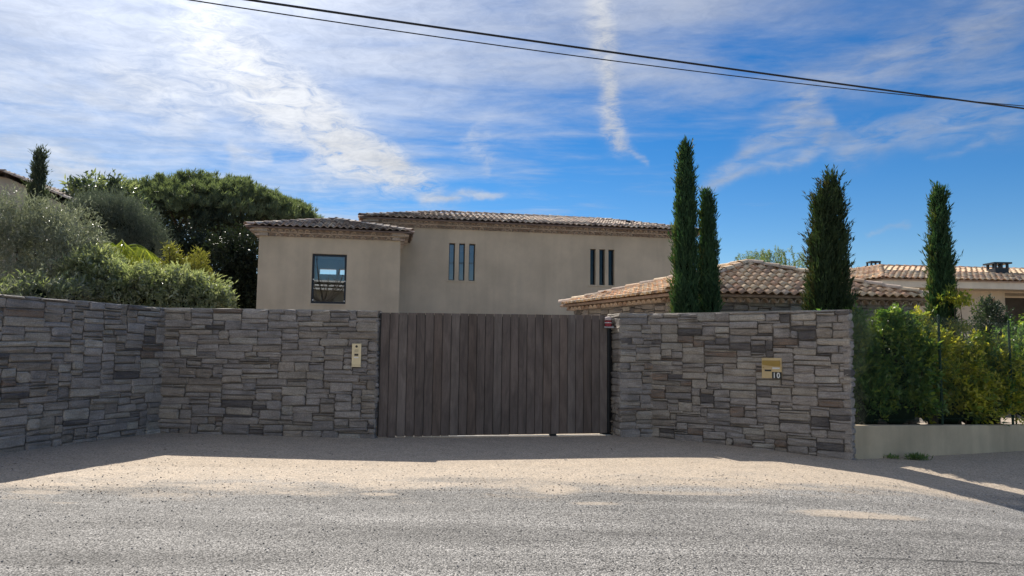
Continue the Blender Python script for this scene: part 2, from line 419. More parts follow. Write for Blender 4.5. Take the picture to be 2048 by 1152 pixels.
# ------------------------------------------------------------------ dry stone
def pack(nu, nv, holes=()):
    occ = np.zeros((nv, nu), bool); out = []
    for (a, b, c, d) in holes: occ[c:d, a:b] = True
    for j in range(nv):
        i = 0
        while i < nu:
            if occ[j, i]: i += 1; continue
            h = random.choices([1, 2, 3, 4], [.18, .36, .34, .12])[0]
            wmax = {1: 14, 2: 15, 3: 15, 4: 12}[h]; wmin = {1: 5, 2: 5, 3: 6, 4: 5}[h]
            w = random.randint(wmin, wmax)
            h = min(h, nv-j); e = i
            while e < nu and not occ[j, e] and e-i < w: e += 1
            while h > 1 and occ[j:j+h, i:e].any(): h -= 1
            # do not leave slivers at the right
            r = e; 
            while r < nu and not occ[j, r]: r += 1
            if 0 < r-e < 3 and not occ[j:j+h, i:r].any(): e = r
            occ[j:j+h, i:e] = True; out.append((i, j, e-i, h)); i = e
    return out
def stone_mesh(w, h, d, rough=1.0):
    """irregular chamfered block; local X along the wall, -Y the face, Z up; origin at the centre of the face"""
    g_ = 0.0032 + 0.0033*random.random()
    a, c = w/2-g_, h/2-g_; ch = min(a, c)*random.uniform(.12, .60)
    j = lambda s: random.uniform(-s, s)*rough
    tilt = j(.026)
    ring = []
    for (sx, sz) in ((-1, -1), (1, -1), (1, 1), (-1, 1)):
        c1 = ch*random.uniform(.4, 1.2); c2 = ch*random.uniform(.4, 1.2)
        p1 = (sx*(a-c1), sz*c); p2 = (sx*a, sz*(c-c2))
        ring += [p1, p2] if sx*sz < 0 else [p2, p1]
    ring = [(x+j(.011), z+j(.010)+x*tilt) for x, z in ring]
    n = len(ring); pr = random.uniform(-.010, .022)
    vs = [(x, d, z) for x, z in ring]
    vs += [(x*1.0, 0.012-pr+j(.006), z) for x, z in ring]
    k1 = 1-0.024/max(a, .05); k2 = 1-0.020/max(c, .03)
    vs += [(x*k1+j(.005), -pr-.004+j(.012), z*k2+j(.004)) for x, z in ring]
    vs.append((j(a*.4), -pr-.006+j(.010), j(c*.3)))
    fs = []
    for L in range(2):
        for k in range(n):
            k2_ = (k+1) % n; fs.append((L*n+k, L*n+k2_, (L+1)*n+k2_, (L+1)*n+k))
    for k in range(n): fs.append((2*n+k, 2*n+(k+1) % n, 3*n))
    return vs, fs
def stone_face(parent, O, U, L, z0, z1, thick=0.16, unit=0.0435, as_parts=True, weights=None, zmin_part=None):
    """lays stones on the vertical face starting at O running along U; outward normal is U x Z turned to the camera"""
    N = Vector((U.y, -U.x, 0)).normalized()
    nu = max(4, round(L/unit)); nv = max(2, round((z1-z0)/unit)); su = L/nu; sv = (z1-z0)/nv
    rot = Matrix(((U.x, -N.x, 0), (U.y, -N.y, 0), (0, 0, 1))).to_4x4()
    jv, jf, jm = [], [], []
    for (i, j, w, h) in pack(nu, nv):
        cx = (i+w/2)*su; cz = z0+(j+h/2)*sv
        vs, fs = stone_mesh(w*su, h*sv, thick)
        mi = random.choices(range(7), weights or STONE_W)[0]
        p = O + U*cx; p = Vector((p.x, p.y, cz))
        if as_parts and cz > -0.12 and (h > 1 and w*h >= (17 if parent.name == 'stone_wall' else 11)):
            me = bpy.data.meshes.new('stone'); me.from_pydata(vs, [], fs); me.materials.append(STONES[mi]); me.update()
            o = bpy.data.objects.new('stone', me); link(o, parent)
            o.matrix_local = Matrix.Translation(p-world_of(parent)) @ rot
        else:
            b = len(jv); jv += [rot @ Vector(v) + p for v in vs]; jf += [tuple(q+b for q in f) for f in fs]; jm += [mi]*len(fs)
    if jv:
        o = mesh_obj('stonework', jv, jf, STONES, parent, jm); o['kind'] = 'stuff'

# left wall
A2, A, B, C = Vector((-8.35, 6.4, 0)), Vector((-7.2, 10.3, 0)), Vector((-6.3, 13.3, 0)), Vector((-2.43, 13.3, 0))
A = A2 + (B-A2)*((10.0-6.4)/(13.3-6.4))
TOPL = 2.31
wl = thing('stone_wall', 'tall dry stone wall bending round to the left of the gate', 'wall', (B.x, B.y, gz(B.x)))
def wall_core(parent, pts, thick, inset, ztop, name='core', e0=-.02, e1=-.02):
    mb = MB()
    for a, b in zip(pts[:-1], pts[1:]):
        U = (b-a).normalized(); N = Vector((U.y, -U.x, 0)); L = (b-a).length
        mb.box(a, U, -N, Z_, -e0, L+e1, inset, thick, -0.4, ztop)
    mb.build(name, MORTAR, parent)
wall_core(wl, [A2, B], 0.42, 0.036, TOPL-0.03, e1=.30); wall_core(wl, [B, C], 0.42, 0.039, TOPL-0.034, e0=.25)
stone_face(wl, A, (B-A).normalized(), (B-A).length+.05, -0.12, TOPL)
stone_face(wl, A2, (A-A2).normalized(), (A-A2).length, -0.12, TOPL, as_parts=False)
stone_face(wl, B-Vector((.05, 0, 0)), (C-B).normalized(), (C-B).length+.05, -0.16, TOPL)
stone_face(wl, C+Vector((0, 0.01, 0)), Vector((0, 1, 0)), 0.40, -0.16, TOPL, thick=0.10)
def capping(parent, pts, z, w0, w1):
    vs = []; fs = []
    for a, b in zip(pts[:-1], pts[1:]):
        U = (b-a).normalized(); N = Vector((U.y, -U.x, 0)); L = (b-a).length; n = max(3, int(L/0.12)); s0 = len(vs)
        for i in range(n+1):
            p = a+U*(L*i/n)
            for q, zz in ((w0, -0.022), (w0, 0.0), ((w0+w1)/2, 0.008), (w1, 0.0), (w1, -0.04)):
                vs.append(p - N*(q+random.uniform(-.006, .006)) + Z_*(z+zz+random.uniform(-.005, .005)))
        for i in range(n):
            for k in range(4): fs.append((s0+i*5+k, s0+i*5+k+1, s0+(i+1)*5+k+1, s0+(i+1)*5+k))
    mesh_obj('coping', vs, fs, CAP, parent)
capping(wl, [A2, B], TOPL+0.004, 0.022, 0.42); capping(wl, [B+Vector((-.1, 0, 0)), C], TOPL+0.004, 0.022, 0.42)

# right wall
R0, R1, R2 = Vector((2.107, 14.20, 0)), Vector((2.75, 14.40, 0)), Vector((5.69, 12.33, 0))
RE = Vector((1.93, 14.78, 0)); TOPR = 2.375
wr = thing('stone_wall', 'tall dry stone wall right of the gate carrying the letterbox', 'wall', (R1.x, R1.y, gz(R1.x)))
wall_core(wr, [R0, R1], 0.42, 0.036, TOPR-0.03, e1=.25); wall_core(wr, [R1, R2], 0.30, 0.039, TOPR-0.034, e0=.25)
stone_face(wr, RE, (R0-RE).normalized(), (R0-RE).length, -0.12, TOPR)
stone_face(wr, R0, (R1-R0).normalized(), (R1-R0).length+.06, -0.12, TOPR)
stone_face(wr, R1-(R2-R1).normalized()*.06, (R2-R1).normalized(), (R2-R1).length+.06, -0.40, TOPR, weights=[.34, .20, .16, .07, .06, .05, .12])
_n2 = Vector(((R2-R1).normalized().y, -(R2-R1).normalized().x, 0))
stone_face(wr, R2, -_n2, 0.30, -0.40, TOPR, thick=0.10)
capping(wr, [R0, R1], TOPR+0.004, 0.022, 0.42); capping(wr, [R1, R2], TOPR+0.004, 0.022, 0.30)

# ------------------------------------------------------------------ gate
def wood(name, c1, c2):
    m, g, b = newmat(name)
    tc = g.n('ShaderNodeTexCoord').outputs['Object']; oi = g.n('ShaderNodeObjectInfo')
    off = g.n('ShaderNodeVectorMath', operation='SCALE'); off.inputs[0].default_value = (17, 29, 41); g.nt.links.new(oi.outputs['Random'], off.inputs['Scale'])
    ad = g.n('ShaderNodeVectorMath', operation='ADD'); g.nt.links.new(tc, ad.inputs[0]); g.nt.links.new(off.outputs[0], ad.inputs[1])
    gr = g.noise(g.mapping(ad.outputs[0], scale=(22, 22, 1.1)), 2.2, 6, 0.65, 1.2).outputs[0]
    bl = g.noise(g.mapping(ad.outputs[0], scale=(3.0, 3.0, 0.8)), 1.6, 4, 0.6, 0.8).outputs[0]
    c = g.mix(g.ss(gr, 0.3, 0.7), c1, c2)
    k = g.m('MULTIPLY', g.ss(bl, 0.28, 0.72, 0.72, 1.24), g.m('MULTIPLY_ADD', oi.outputs['Random'], 0.26, 0.87))
    s_ = g.n('ShaderNodeVectorMath', operation='SCALE'); g.nt.links.new(c, s_.inputs[0]); g.nt.links.new(k, s_.inputs['Scale'])
    g.nt.links.new(s_.outputs[0], b.inputs['Base Color']); b.inputs['Roughness'].default_value = 0.72
    b.inputs['Specular IOR Level'].default_value = 0.35
    g.nt.links.new(g.bump(gr, 0.5, 0.003), b.inputs['Normal']); return m
WOODS = [wood('weathered_wood', (.175, .138, .118), (.124, .098, .085)), wood('brown_wood', (.168, .127, .104), (.116, .088, .073)), wood('silvered_wood', (.196, .161, .139), (.141, .115, .100))]
DARKMETAL = plain('dark_metal', (.028, .030, .033), 0.45, metal=0.6, var=0.1)
G0, G1 = Vector((-2.40, 13.45, 0)), Vector((1.925, 14.44, 0))
GU = (G1-G0).normalized(); GN = Vector((GU.y, -GU.x, 0)); GL = (G1-G0).length
gate = thing('sliding_gate', 'wide sliding gate of dark vertical wooden planks between the stone walls', 'gate', (0, 14.0, 0))
mb = MB()
ztop = lambda s: 2.285 + 0.05*s/GL
zbot = lambda s: 0.020 + 0.026*s/GL
for (z0, z1) in ((0.10, 0.18), (1.15, 1.22), (2.17, 2.25)): mb.box(G0, GU, -GN, Z_, 0.01, GL-0.01, 0.032, 0.075, z0, z1)
for s in (0.01, GL*0.33, GL*0.66, GL-0.07): mb.box(G0, GU, -GN, Z_, s, s+0.06, 0.030, 0.078, 0.07, 2.265)
mb.build('frame', DARKMETAL, gate)
mb = MB(); mb.box(G0, GU, -GN, Z_, -.012, GL-.05, .0275, .0295, .034, 2.262); mb.build('light_stop_sheet', DARKMETAL, gate)  # added sheet, keeps sunlight from showing through the plank gaps
mb = MB(); mb.box(G0, GU, -GN, Z_, -.018, -.001, 0.0, .06, .05, 2.28); mb.build('edge_profile', DARKMETAL, gate)  # left strip added to close the bright slot beside the wall
npl = 27; pw = (GL-0.034)/npl
for i in range(npl):
    s0, s1 = i*pw+0.0045, (i+1)*pw-0.0045
    wv = [G0+GU*s0, G0+GU*s1]; cc = (s0+s1)/2; th = 0.026; off = random.uniform(-.002, .002)
    ctr = G0+GU*cc; ctr.z = 1.15
    zb, zt = zbot(cc)+random.uniform(-.003, .003), ztop(cc)+random.uniform(-.002, .002)
    hw = (s1-s0)/2; bv = 0.004
    prof = [(-hw, th), (-hw, bv), (-hw+bv, 0), (hw-bv, 0), (hw, bv), (hw, th)]
    vs = []; 
    for z in (zb-1.15, zt-1.15):
        for (a, d) in prof: q = GU*a - GN*(d+off); vs.append((q.x, q.y, z))
    fs = [(k, (k+1) % 6, 6+(k+1) % 6, 6+k) for k in range(6)] + [tuple(range(6))[::-1], tuple(range(6, 12))]
    w_ = WOODS[random.choices([0, 1, 2], [.5, .32, .18])[0]] if i not in (0, 1) else WOODS[0]
    me = bpy.data.meshes.new('plank'); me.from_pydata(vs, [], fs); me.materials.append(w_); me.update()
    o = bpy.data.objects.new('plank', me); link(o, gate); o.location = ctr-gate.location
mb = MB(); mb.box(G0, GU, -GN, Z_, GL-0.030, GL+0.0, -0.004, 0.09, 0.07, 2.30); mb.build('edge_profile', DARKMETAL, gate, bevel=0.004)
for s in (0.16, GL*0.73):
    mb = MB(); mb.box(G0, GU, -GN, Z_, s, s+0.14, 0.02, 0.08, 0.0, 0.09); mb.build('roller', DARKMETAL, gate, bevel=0.006)
mb = MB(); mb.box(Vector((0, 0, 0)), GU, -GN, Z_, 0, GL+0.06, 0, 0.05, 0, 0.014)
mb.v = [v+G0-GN*0.03+Z_*(gz((v+G0).x)-0.004) for v in mb.v]
tag(mb.build('gate_rail', plain('galvanised', (.55, .55, .54), 0.4, metal=0.7)), 'thin metal ground rail running under the wooden sliding gate', 'rail')

mb = MB(); mb.box(G0, GU, -GN, Z_, GL-.10, GL+.22, 0.11, 0.24, -.1, 2.29); mb.build('sun_stop_post', DARKMETAL, wr)  # added post, blocks sun leaking between gate end and wall

# ------------------------------------------------------------------ intercom
BRASS = plain('pale_brass', (.60, .54, .38), 0.38, metal=0.55, var=0.06)
BLACK = plain('black_plastic', (.012, .012, .014), 0.3, var=0.1)
WHITE = plain('white_enamel', (.80, .80, .78), 0.5, var=0.05)
ic0 = at(704.5, 687, 13.27); ic1 = at(721.5, 734, 13.27)
IC = Vector((ic0.x, 13.27, (ic0.z+ic1.z)/2)); ih = ic0.z-ic1.z; iw = ic1.x-ic0.x
ic = thing('intercom', 'slim pale brass intercom panel on the stone wall left of the gate', 'intercom', (IC.x+iw/2, 13.27, ic1.z))
IO = Vector((ic0.x, 13.27, ic1.z)); NY = Vector((0, -1, 0))
mb = MB(); mb.box(IO, X_, NY, Z_, 0, iw, -0.045, 0.012, 0, ih); mb.build('panel', BRASS, ic, bevel=0.003)
def disc(O, U, V, W, cu, cw, r, d0, d1, n=20):
    m_ = MB(); ps = [(cu+r*math.cos(2*math.pi*k/n), cw+r*math.sin(2*math.pi*k/n)) for k in range(n)]
    vs = [O+U*a+W*b+V*d0 for a, b in ps]+[O+U*a+W*b+V*d1 for a, b in ps]
    m_.add(vs, [(k, (k+1) % n, n+(k+1) % n, n+k) for k in range(n)]+[tuple(range(n, 2*n))]); return m_
disc(IO, X_, NY, Z_, iw*.5, ih*.875, iw*.135, .012, .020).build('camera_lens', BLACK, ic)
for k in range(5):
    mb = MB(); u = iw*(.33+.085*k); mb.box(IO, X_, NY, Z_, u-.0022, u+.0022, .0125, .0145, ih*.635, ih*.76); mb.build('speaker_slot', plain('slot_grey', (.16, .15, .12), 0.6) if k == 0 else bpy.data.materials['slot_grey'], ic)
mb = MB(); mb.box(IO, X_, NY, Z_, iw*.28, iw*.72, .0125, .017, ih*.475, ih*.565); mb.build('reader', BLACK, ic, bevel=.002)
mb = MB(); mb.box(IO, X_, NY, Z_, iw*.26, iw*.74, .0125, .020, ih*.375, ih*.425); mb.build('call_button', WHITE, ic, bevel=.003)
mb = MB(); mb.box(IO, X_, NY, Z_, 0.004, iw-.004, .0125, .0140, ih*.075, ih*.088); mb.build('seam', bpy.data.materials['slot_grey'], ic)

# ------------------------------------------------------------------ letterbox
WU = (R2-R1).normalized(); WN = Vector((WU.y, -WU.x, 0))
def hit_wall(px, py):
    d = _f + _r*((px-1024)/F) + _u*((576-py)/F)
    P0 = R1+WN*0.03; t = (P0-Vector((0, 0, CAMZ))).dot(WN)/d.dot(WN); return Vector((0, 0, CAMZ))+d*t
l0, l1 = hit_wall(1524, 755), hit_wall(1563, 716)
lw = (Vector((l1.x-l0.x, l1.y-l0.y, 0))).length; lh = l1.z-hit_wall(1563, 757).z; LO = Vector((l0.x, l0.y, l1.z-lh))
lb = thing('letterbox', 'square gold letterbox numbered 10 set into the right stone wall', 'letterbox', tuple(LO+WU*lw*.5))
GOLD = plain('gold_paint', (.62, .47, .25), 0.42, metal=0.25, var=0.06); GOLD2 = plain('bronze_flap', (.40, .25, .06), 0.35, metal=0.45, var=0.1)
mb = MB(); mb.box(LO, WU, WN, Z_, 0, lw, -0.20, 0.010, 0, lh); mb.build('door', GOLD, lb, bevel=.004)
fv = []; fn_ = 12
for i in range(fn_+1):
    u = lw*(.05+.89*i/fn_); dip = lh*(.655 - .055*math.sin(math.pi*.5*i/fn_)*1.0 - 0.02*(i/fn_))
    fv += [LO+WU*u+WN*.0125+Z_*lh*.865, LO+WU*u+WN*.030+Z_*lh*.85, LO+WU*u+WN*.036+Z_*dip, LO+WU*u+WN*.0125+Z_*dip]
ff = []
for i in range(fn_):
    for k in range(4): ff.append((i*4+k, (i+1)*4+k, (i+1)*4+(k+1) % 4, i*4+(k+1) % 4))
ff += [(0, 1, 2, 3), (fn_*4+3, fn_*4+2, fn_*4+1, fn_*4)]
fl = mesh_obj('flap', fv, ff, GOLD2, lb)
disc(LO, WU, WN, Z_, lw*.085, lh*.515, lw*.030, .0105, .017, 12).build('lock', GOLD2, lb)
mb = MB(); mb.box(LO, WU, WN, Z_, lw*.54, lw*.91, .0105, .0135, lh*.455, lh*.535); mb.build('name_plate', WHITE, lb, bevel=.001)
mb = MB(); mb.box(LO, WU, WN, Z_, lw*.155, lw*.49, .0105, .0135, lh*.335, lh*.42); mb.build('sticker', BLACK, lb)
mb = MB(); mb.box(LO, WU, WN, Z_, lw*.52, lw*1.005, .0105, .0135, -lh*.02, lh*.31); npl_ = mb.build('number_plate', BLACK, lb)
cu = bpy.data.curves.new('digits', 'FONT'); cu.body = '10'; cu.size = lh*.40; cu.extrude = .0012; cu.align_x = 'CENTER'; cu.space_character = 1.25; cu.offset = 0.0035
tmp = bpy.data.objects.new('digits', cu); COL.objects.link(tmp)
dg = bpy.context.evaluated_depsgraph_get(); me = bpy.data.meshes.new_from_object(tmp.evaluated_get(dg)); bpy.data.objects.remove(tmp)
me.materials.clear(); me.materials.append(WHITE)
vv = np.array([v.co[:] for v in me.vertices]); cxy = (vv.max(0)+vv.min(0))/2; hgt = vv[:, 1].max()-vv[:, 1].min()
kx, ky = 0.80, lh*.27/hgt
for v in me.vertices:
    p = Vector(((v.co.x-cxy[0])*kx, 0, 0)); a = (v.co.x-cxy[0])*kx*.98; b_ = (v.co.y-cxy[1])*ky
    q = WU*(lw*.765+a) + Z_*(lh*.147+b_) + WN*(.0155+v.co.z)
    v.co = q - (lb.location-LO) 
o = bpy.data.objects.new('numeral', me); link(o, npl_); o.location = (0, 0, 0)

# ------------------------------------------------------------------ gate beacon, photocell
EU = (R0-RE).normalized(); EN = Vector((EU.y, -EU.x, 0))       # end face of the right wall, EN points left
b0 = at(1208.5, 656, 14.36); b1 = at(1224, 634, 14.36)
bc = thing('warning_lamp', 'small red and white ribbed warning lamp at the top right of the gate', 'lamp', (b1.x, 14.36, b0.z))
RED = plain('red_lens', (.33, .035, .045), 0.25, var=0.1)
wv_ = b1.x-b0.x; hv_ = b1.z-b0.z; BO = Vector((b0.x, 14.30, b0.z))
mb = MB(); mb.box(BO, X_, Y_, Z_, .0, wv_+.03, .0, .11, 0, hv_*.14); mb.build('bracket', plain('grey_plastic', (.33, .33, .34), 0.5), bc, bevel=.004)
mb = MB()
pts = []; rr = []
for k in range(9): pts.append(BO+X_*(wv_*.5)+Y_*.055+Z_*(hv_*(.145+.065*k))); rr.append(wv_*(.47 if k % 2 == 0 else .42))
mb.tube(pts, rr, 14); mb.build('lens', RED, bc)
mb = MB(); mb.tube([BO+X_*(wv_*.5)+Y_*.055+Z_*(hv_*a) for a in (.43, .44, .49, .50)], [wv_*.44, wv_*.49, wv_*.49, wv_*.44], 14); mb.build('white_band', WHITE, bc)
mb = MB(); mb.tube([BO+X_*(wv_*.5)+Y_*.055+Z_*(hv_*a) for a in (.70, .71, .95, 1.0)], [wv_*.44, wv_*.46, wv_*.44, wv_*.28], 14); mb.build('cap', plain('lamp_cap', (.55, .45, .43), .5), bc)
p0 = at(1228, 833, 14.42); mb = MB(); mb.box(Vector((p0.x-.035, 14.40, p0.z-.05)), X_, Y_, Z_, 0, .075, 0, .09, 0, .10)
tag(mb.build('photocell', BLACK, bevel=.006), 'small black gate sensor low on the right wall end', 'sensor')
# ------------------------------------------------------------------ roof tiles
def tile_mat(name, col):
    m, g, b = newmat(name)
    tc = g.n('ShaderNodeTexCoord').outputs['Object']; oi = g.n('ShaderNodeObjectInfo')
    geo = g.n('ShaderNodeNewGeometry').outputs['Position']
    n = g.noise(geo, 7.0, 5, 0.65).outputs[0]; n2 = g.noise(geo, 38.0, 4, 0.7).outputs[0]
    k = g.m('MULTIPLY', g.ss(n, 0.28, 0.72, 0.74, 1.22), g.ss(n2, 0.25, 0.75, 0.86, 1.14))
    k = g.m('MULTIPLY', k, g.m('MULTIPLY_ADD', oi.outputs['Random'], 0.30, 0.85))
    s_ = g.n('ShaderNodeVectorMath', operation='SCALE'); s_.inputs[0].default_value = col; g.nt.links.new(k, s_.inputs['Scale'])
    lich = g.ss(g.noise(geo, 15.0, 4, 0.6).outputs[0], 0.60, 0.72)
    c = g.mix(g.m('MULTIPLY', lich, 0.35), s_.outputs[0], (.30, .27, .22))
    g.nt.links.new(c, b.inputs['Base Color']); b.inputs['Roughness'].default_value = 0.85; b.inputs['Specular IOR Level'].default_value = 0.3
    g.nt.links.new(g.bump(n2, 0.4, 0.006), b.inputs['Normal']); return m
TILES = [tile_mat('tile_ochre', (.80, .56, .37)), tile_mat('tile_pink', (.76, .48, .32)), tile_mat('tile_straw', (.85, .66, .45)), tile_mat('tile_brown', (.42, .29, .21)), tile_mat('tile_grey', (.60, .47, .36))]
TILES_OLD = [tile_mat('old_tile_brown', (.50, .38, .31)), tile_mat('old_tile_ochre', (.62, .49, .39)), tile_mat('old_tile_grey', (.46, .40, .35)), tile_mat('old_tile_dark', (.20, .15, .13)), tile_mat('old_tile_pale', (.76, .64, .52))]
GEN = plain('genoise_clay', (.66, .55, .46), 0.85, var=0.22, scale=7, bump=0.3)
GENDARK = plain('genoise_mortar', (.44, .375, .32), 0.9, var=0.2, scale=9, bump=0.3)
def tile_geo(p, L, h, th=0.014, n=8):
    vs = []; fs = []
    def prof(x):
        c = 0.5+0.5*math.cos(2*math.pi*x/p)
        return h*(c**0.85)
    xs = [-p/2-0.012+(p+0.024)*k/n for k in range(n+1)]
    for (yy, lift) in ((0.0, 0.046), (L, 0.004)):
        for x in xs: vs.append((x, yy, prof(x)+lift))
    for x in xs: vs.append((x, 0.0, prof(x)+0.046-th))
    for x in xs: vs.append((x, L*0.5, prof(x)+0.022-th))
    m = n+1
    for k in range(n):
        fs.append((k, k+1, m+k+1, m+k)); fs.append((2*m+k, 2*m+k+1, k+1, k)); fs.append((3*m+k, 3*m+k+1, 2*m+k+1, 2*m+k))
    return vs, fs
_tile_cache = {}
def tile_meshes(p, L, h, mats):
    key = (round(p, 3), round(L, 3), h, mats[0].name)
    if key not in _tile_cache:
        vs, fs = tile_geo(p, L, h); ms = []
        for m in mats:
            me = bpy.data.meshes.new('tile'); me.from_pydata(vs, [], fs); me.materials.append(m); me.update()
            me.polygons.foreach_set('use_smooth', np.array([i % 3 != 1 for i in range(len(fs))], dtype=bool)); ms.append(me)
        _tile_cache[key] = (ms, vs, fs)
    return _tile_cache[key]
def inside(poly, a, b):
    r = False; n = len(poly)
    for i in range(n):
        x1, y1 = poly[i]; x2, y2 = poly[(i+1) % n]
        if (y1 > b) != (y2 > b) and a < (x2-x1)*(b-y1)/(y2-y1)+x1: r = not r
    return r
def roof_plane(roof, pts, pitch, expo, mats, weights, h=0.062, parts_rows=99, count=None):
    """pts: eave start, eave end, then the rest, counter-clockwise from outside; the eave is the first edge"""
    pts = [Vector(p) for p in pts]
    al = (pts[1]-pts[0]).normalized(); nrm = al.cross(pts[2]-pts[0]).normalized()
    if nrm.z < 0: nrm = -nrm
    up = nrm.cross(al)
    if up.z < 0: up = -up
    poly = [((p-pts[0]).dot(al), (p-pts[0]).dot(up)) for p in pts]
    W = max(p[0] for p in poly)-min(p[0] for p in poly); amin = min(p[0] for p in poly); H = max(p[1] for p in poly)
    nc = max(1, round(W/pitch)); p_ = W/nc; L = expo*1.22
    ms, tv, tf = tile_meshes(round(p_, 3), L, h, mats)
    R = Matrix(((al.x, up.x, nrm.x), (al.y, up.y, nrm.y), (al.z, up.z, nrm.z)))
    jv, jf, jm = [], [], []
    rows = int(H/expo)+1
    for r in range(rows):
        b0 = r*expo-0.05
        for c in range(nc):
            a = amin+(c+.5)*p_; bc_ = b0+expo*.55
            if not inside(poly, a, min(max(bc_, 0.02), H-0.01)): continue
            pos = pts[0]+al*(a+random.uniform(-.006, .006))+up*(b0+random.uniform(-.012, .012))+nrm*random.uniform(0.0, .008)
            mi = random.choices(range(len(mats)), weights)[0]
            tw = Matrix.Rotation(random.uniform(-.025, .025), 3, nrm) @ R
            if r < parts_rows and (count is None or count[0] > 0):
                if count is not None: count[0] -= 1
                o = bpy.data.objects.new('roof_tile', ms[mi]); link(o, roof)
                o.matrix_local = Matrix.Translation(pos-world_of(roof)) @ tw.to_4x4()
            else:
                bb = len(jv); jv += [tw @ Vector(v)+pos for v in tv]; jf += [tuple(q+bb for q in f) for f in tf]; jm += [mi]*len(tf)
    if jv:
        o = mesh_obj('roof_tiling', jv, jf, mats, roof, jm, smooth=False); o['kind'] = 'stuff'
def ridge(roof, a, b, mats, r=0.10, step=0.36, lift=0.03):
    a, b = Vector(a), Vector(b); d = (b-a); L = d.length; d.normalize()
    side = d.cross(Z_).normalized(); upv = side.cross(d); n = max(1, round(L/step)); st = L/n
    for i in range(n):
        vs = []; fs = []; k_ = 7
        for (t, rr, zz) in ((0, r*1.05, .018), (st*1.12, r*.86, 0.0)):
            for q in range(k_+1):
                an = math.pi*q/k_; vs.append(side*(rr*math.cos(an))+upv*(rr*.78*math.sin(an)+zz)+d*t)
        for q in range(k_+1):
            an = math.pi*q/k_; rr = r*1.05-.015; vs.append(side*(rr*math.cos(an))+upv*(rr*.78*math.sin(an)+.018))
        m = k_+1
        for q in range(k_): fs += [(q, q+1, m+q+1, m+q), (2*m+q, 2*m+q+1, q+1, q)]
        me = bpy.data.meshes.new('ridge_tile'); me.from_pydata([tuple(v) for v in vs], [], fs); me.materials.append(random.choice(mats)); me.update()
        o = bpy.data.objects.new('ridge_tile', me); link(o, roof)
        o.location = a+d*(st*i)+Vector((0, 0, lift+random.uniform(-.006, .006)))-world_of(roof)
def deck(roof, planes, mat, th=0.05, name='deck'):
    vs = []; fs = []
    for pl in planes:
        b = len(vs); vs += [Vector(p) for p in pl]; n = len(pl); fs.append(tuple(range(b, b+n)))
        b2 = len(vs); vs += [Vector(p)-Z_*th for p in pl]; fs.append(tuple(range(b2, b2+n))[::-1])
        fs.append((b, b2, b2+1, b+1))
    mesh_obj(name, vs, fs, mat, roof)
def genoise(parent, P0, P1, z, rows, rad_, pitch, out0, outstep, rowh, trim=0.0):
    """corbelled rows of half-round tiles under the eaves, along the wall top from P0 to P1 (outward is right of travel)"""
    P0, P1 = Vector(P0), Vector(P1); U = (P1-P0).normalized(); N = Vector((U.y, -U.x, 0)); L = (P1-P0).length
    for r in range(rows):
        o_ = out0+outstep*r; ext = o_
        n = max(1, round((L+2*ext)/pitch)); st = (L+2*ext)/n; zb = z+rowh*r
        mb = MB()
        mb.box(P0, U, N, Z_, -ext, L+ext, -.30, o_-.15, zb+.0, zb+rowh-.026)         # mortar behind the mouths
        mb.build('mortar_bed', GENDARK, parent)
        mb = MB(); mb.box(P0, U, N, Z_, -ext-.02, L+ext+.02, -.30, o_+.025, zb+rowh-.026, zb+rowh-.002); mb.build('flat_tile_course', GEN, parent)
        k_ = 6; rr = min(rad_, st*.52); vs = []
        for (d0, q0) in ((0.0, 1.0), (0.16, .97)):
            for q in range(k_+1):
                an = math.pi*q/k_; vs.append(U*(rr*q0*math.cos(an))+Z_*(min(rr*1.05, rowh-.028)*math.sin(an)*q0)-N*d0)
        for q in range(k_+1):
            an = math.pi*q/k_; ri = rr-.016; vs.append(U*(ri*math.cos(an))+Z_*(max(.02, min(rr*1.05, rowh-.028)-.016)*math.sin(an)))
        for q in range(k_+1):
            an = math.pi*q/k_; ri = rr-.016; vs.append(U*(ri*math.cos(an))+Z_*(max(.02, min(rr*1.05, rowh-.028)-.016)*math.sin(an))-N*.16)
        m = k_+1; fs = []
        for q in range(k_): fs += [(q+1, q, m+q, m+q+1), (2*m+q, 2*m+q+1, q+1, q), (3*m+q, 3*m+q+1, 2*m+q+1, 2*m+q)]
        me = bpy.data.meshes.new('eave_tile'); me.from_pydata([tuple(v) for v in vs], [], fs); me.materials.append(GEN); me.update()
        me2 = me.copy(); me2.materials.clear(); me2.materials.append(TILES_OLD[0])
        for i in range(n):
            o = bpy.data.objects.new('eave_tile', random.choice((me, me, me2))); link(o, parent)
            p = P0+U*(-ext+(i+.5)*st)+N*(o_+random.uniform(-.006, .006)); p.z = zb+0.002
            o.location = p-world_of(parent)
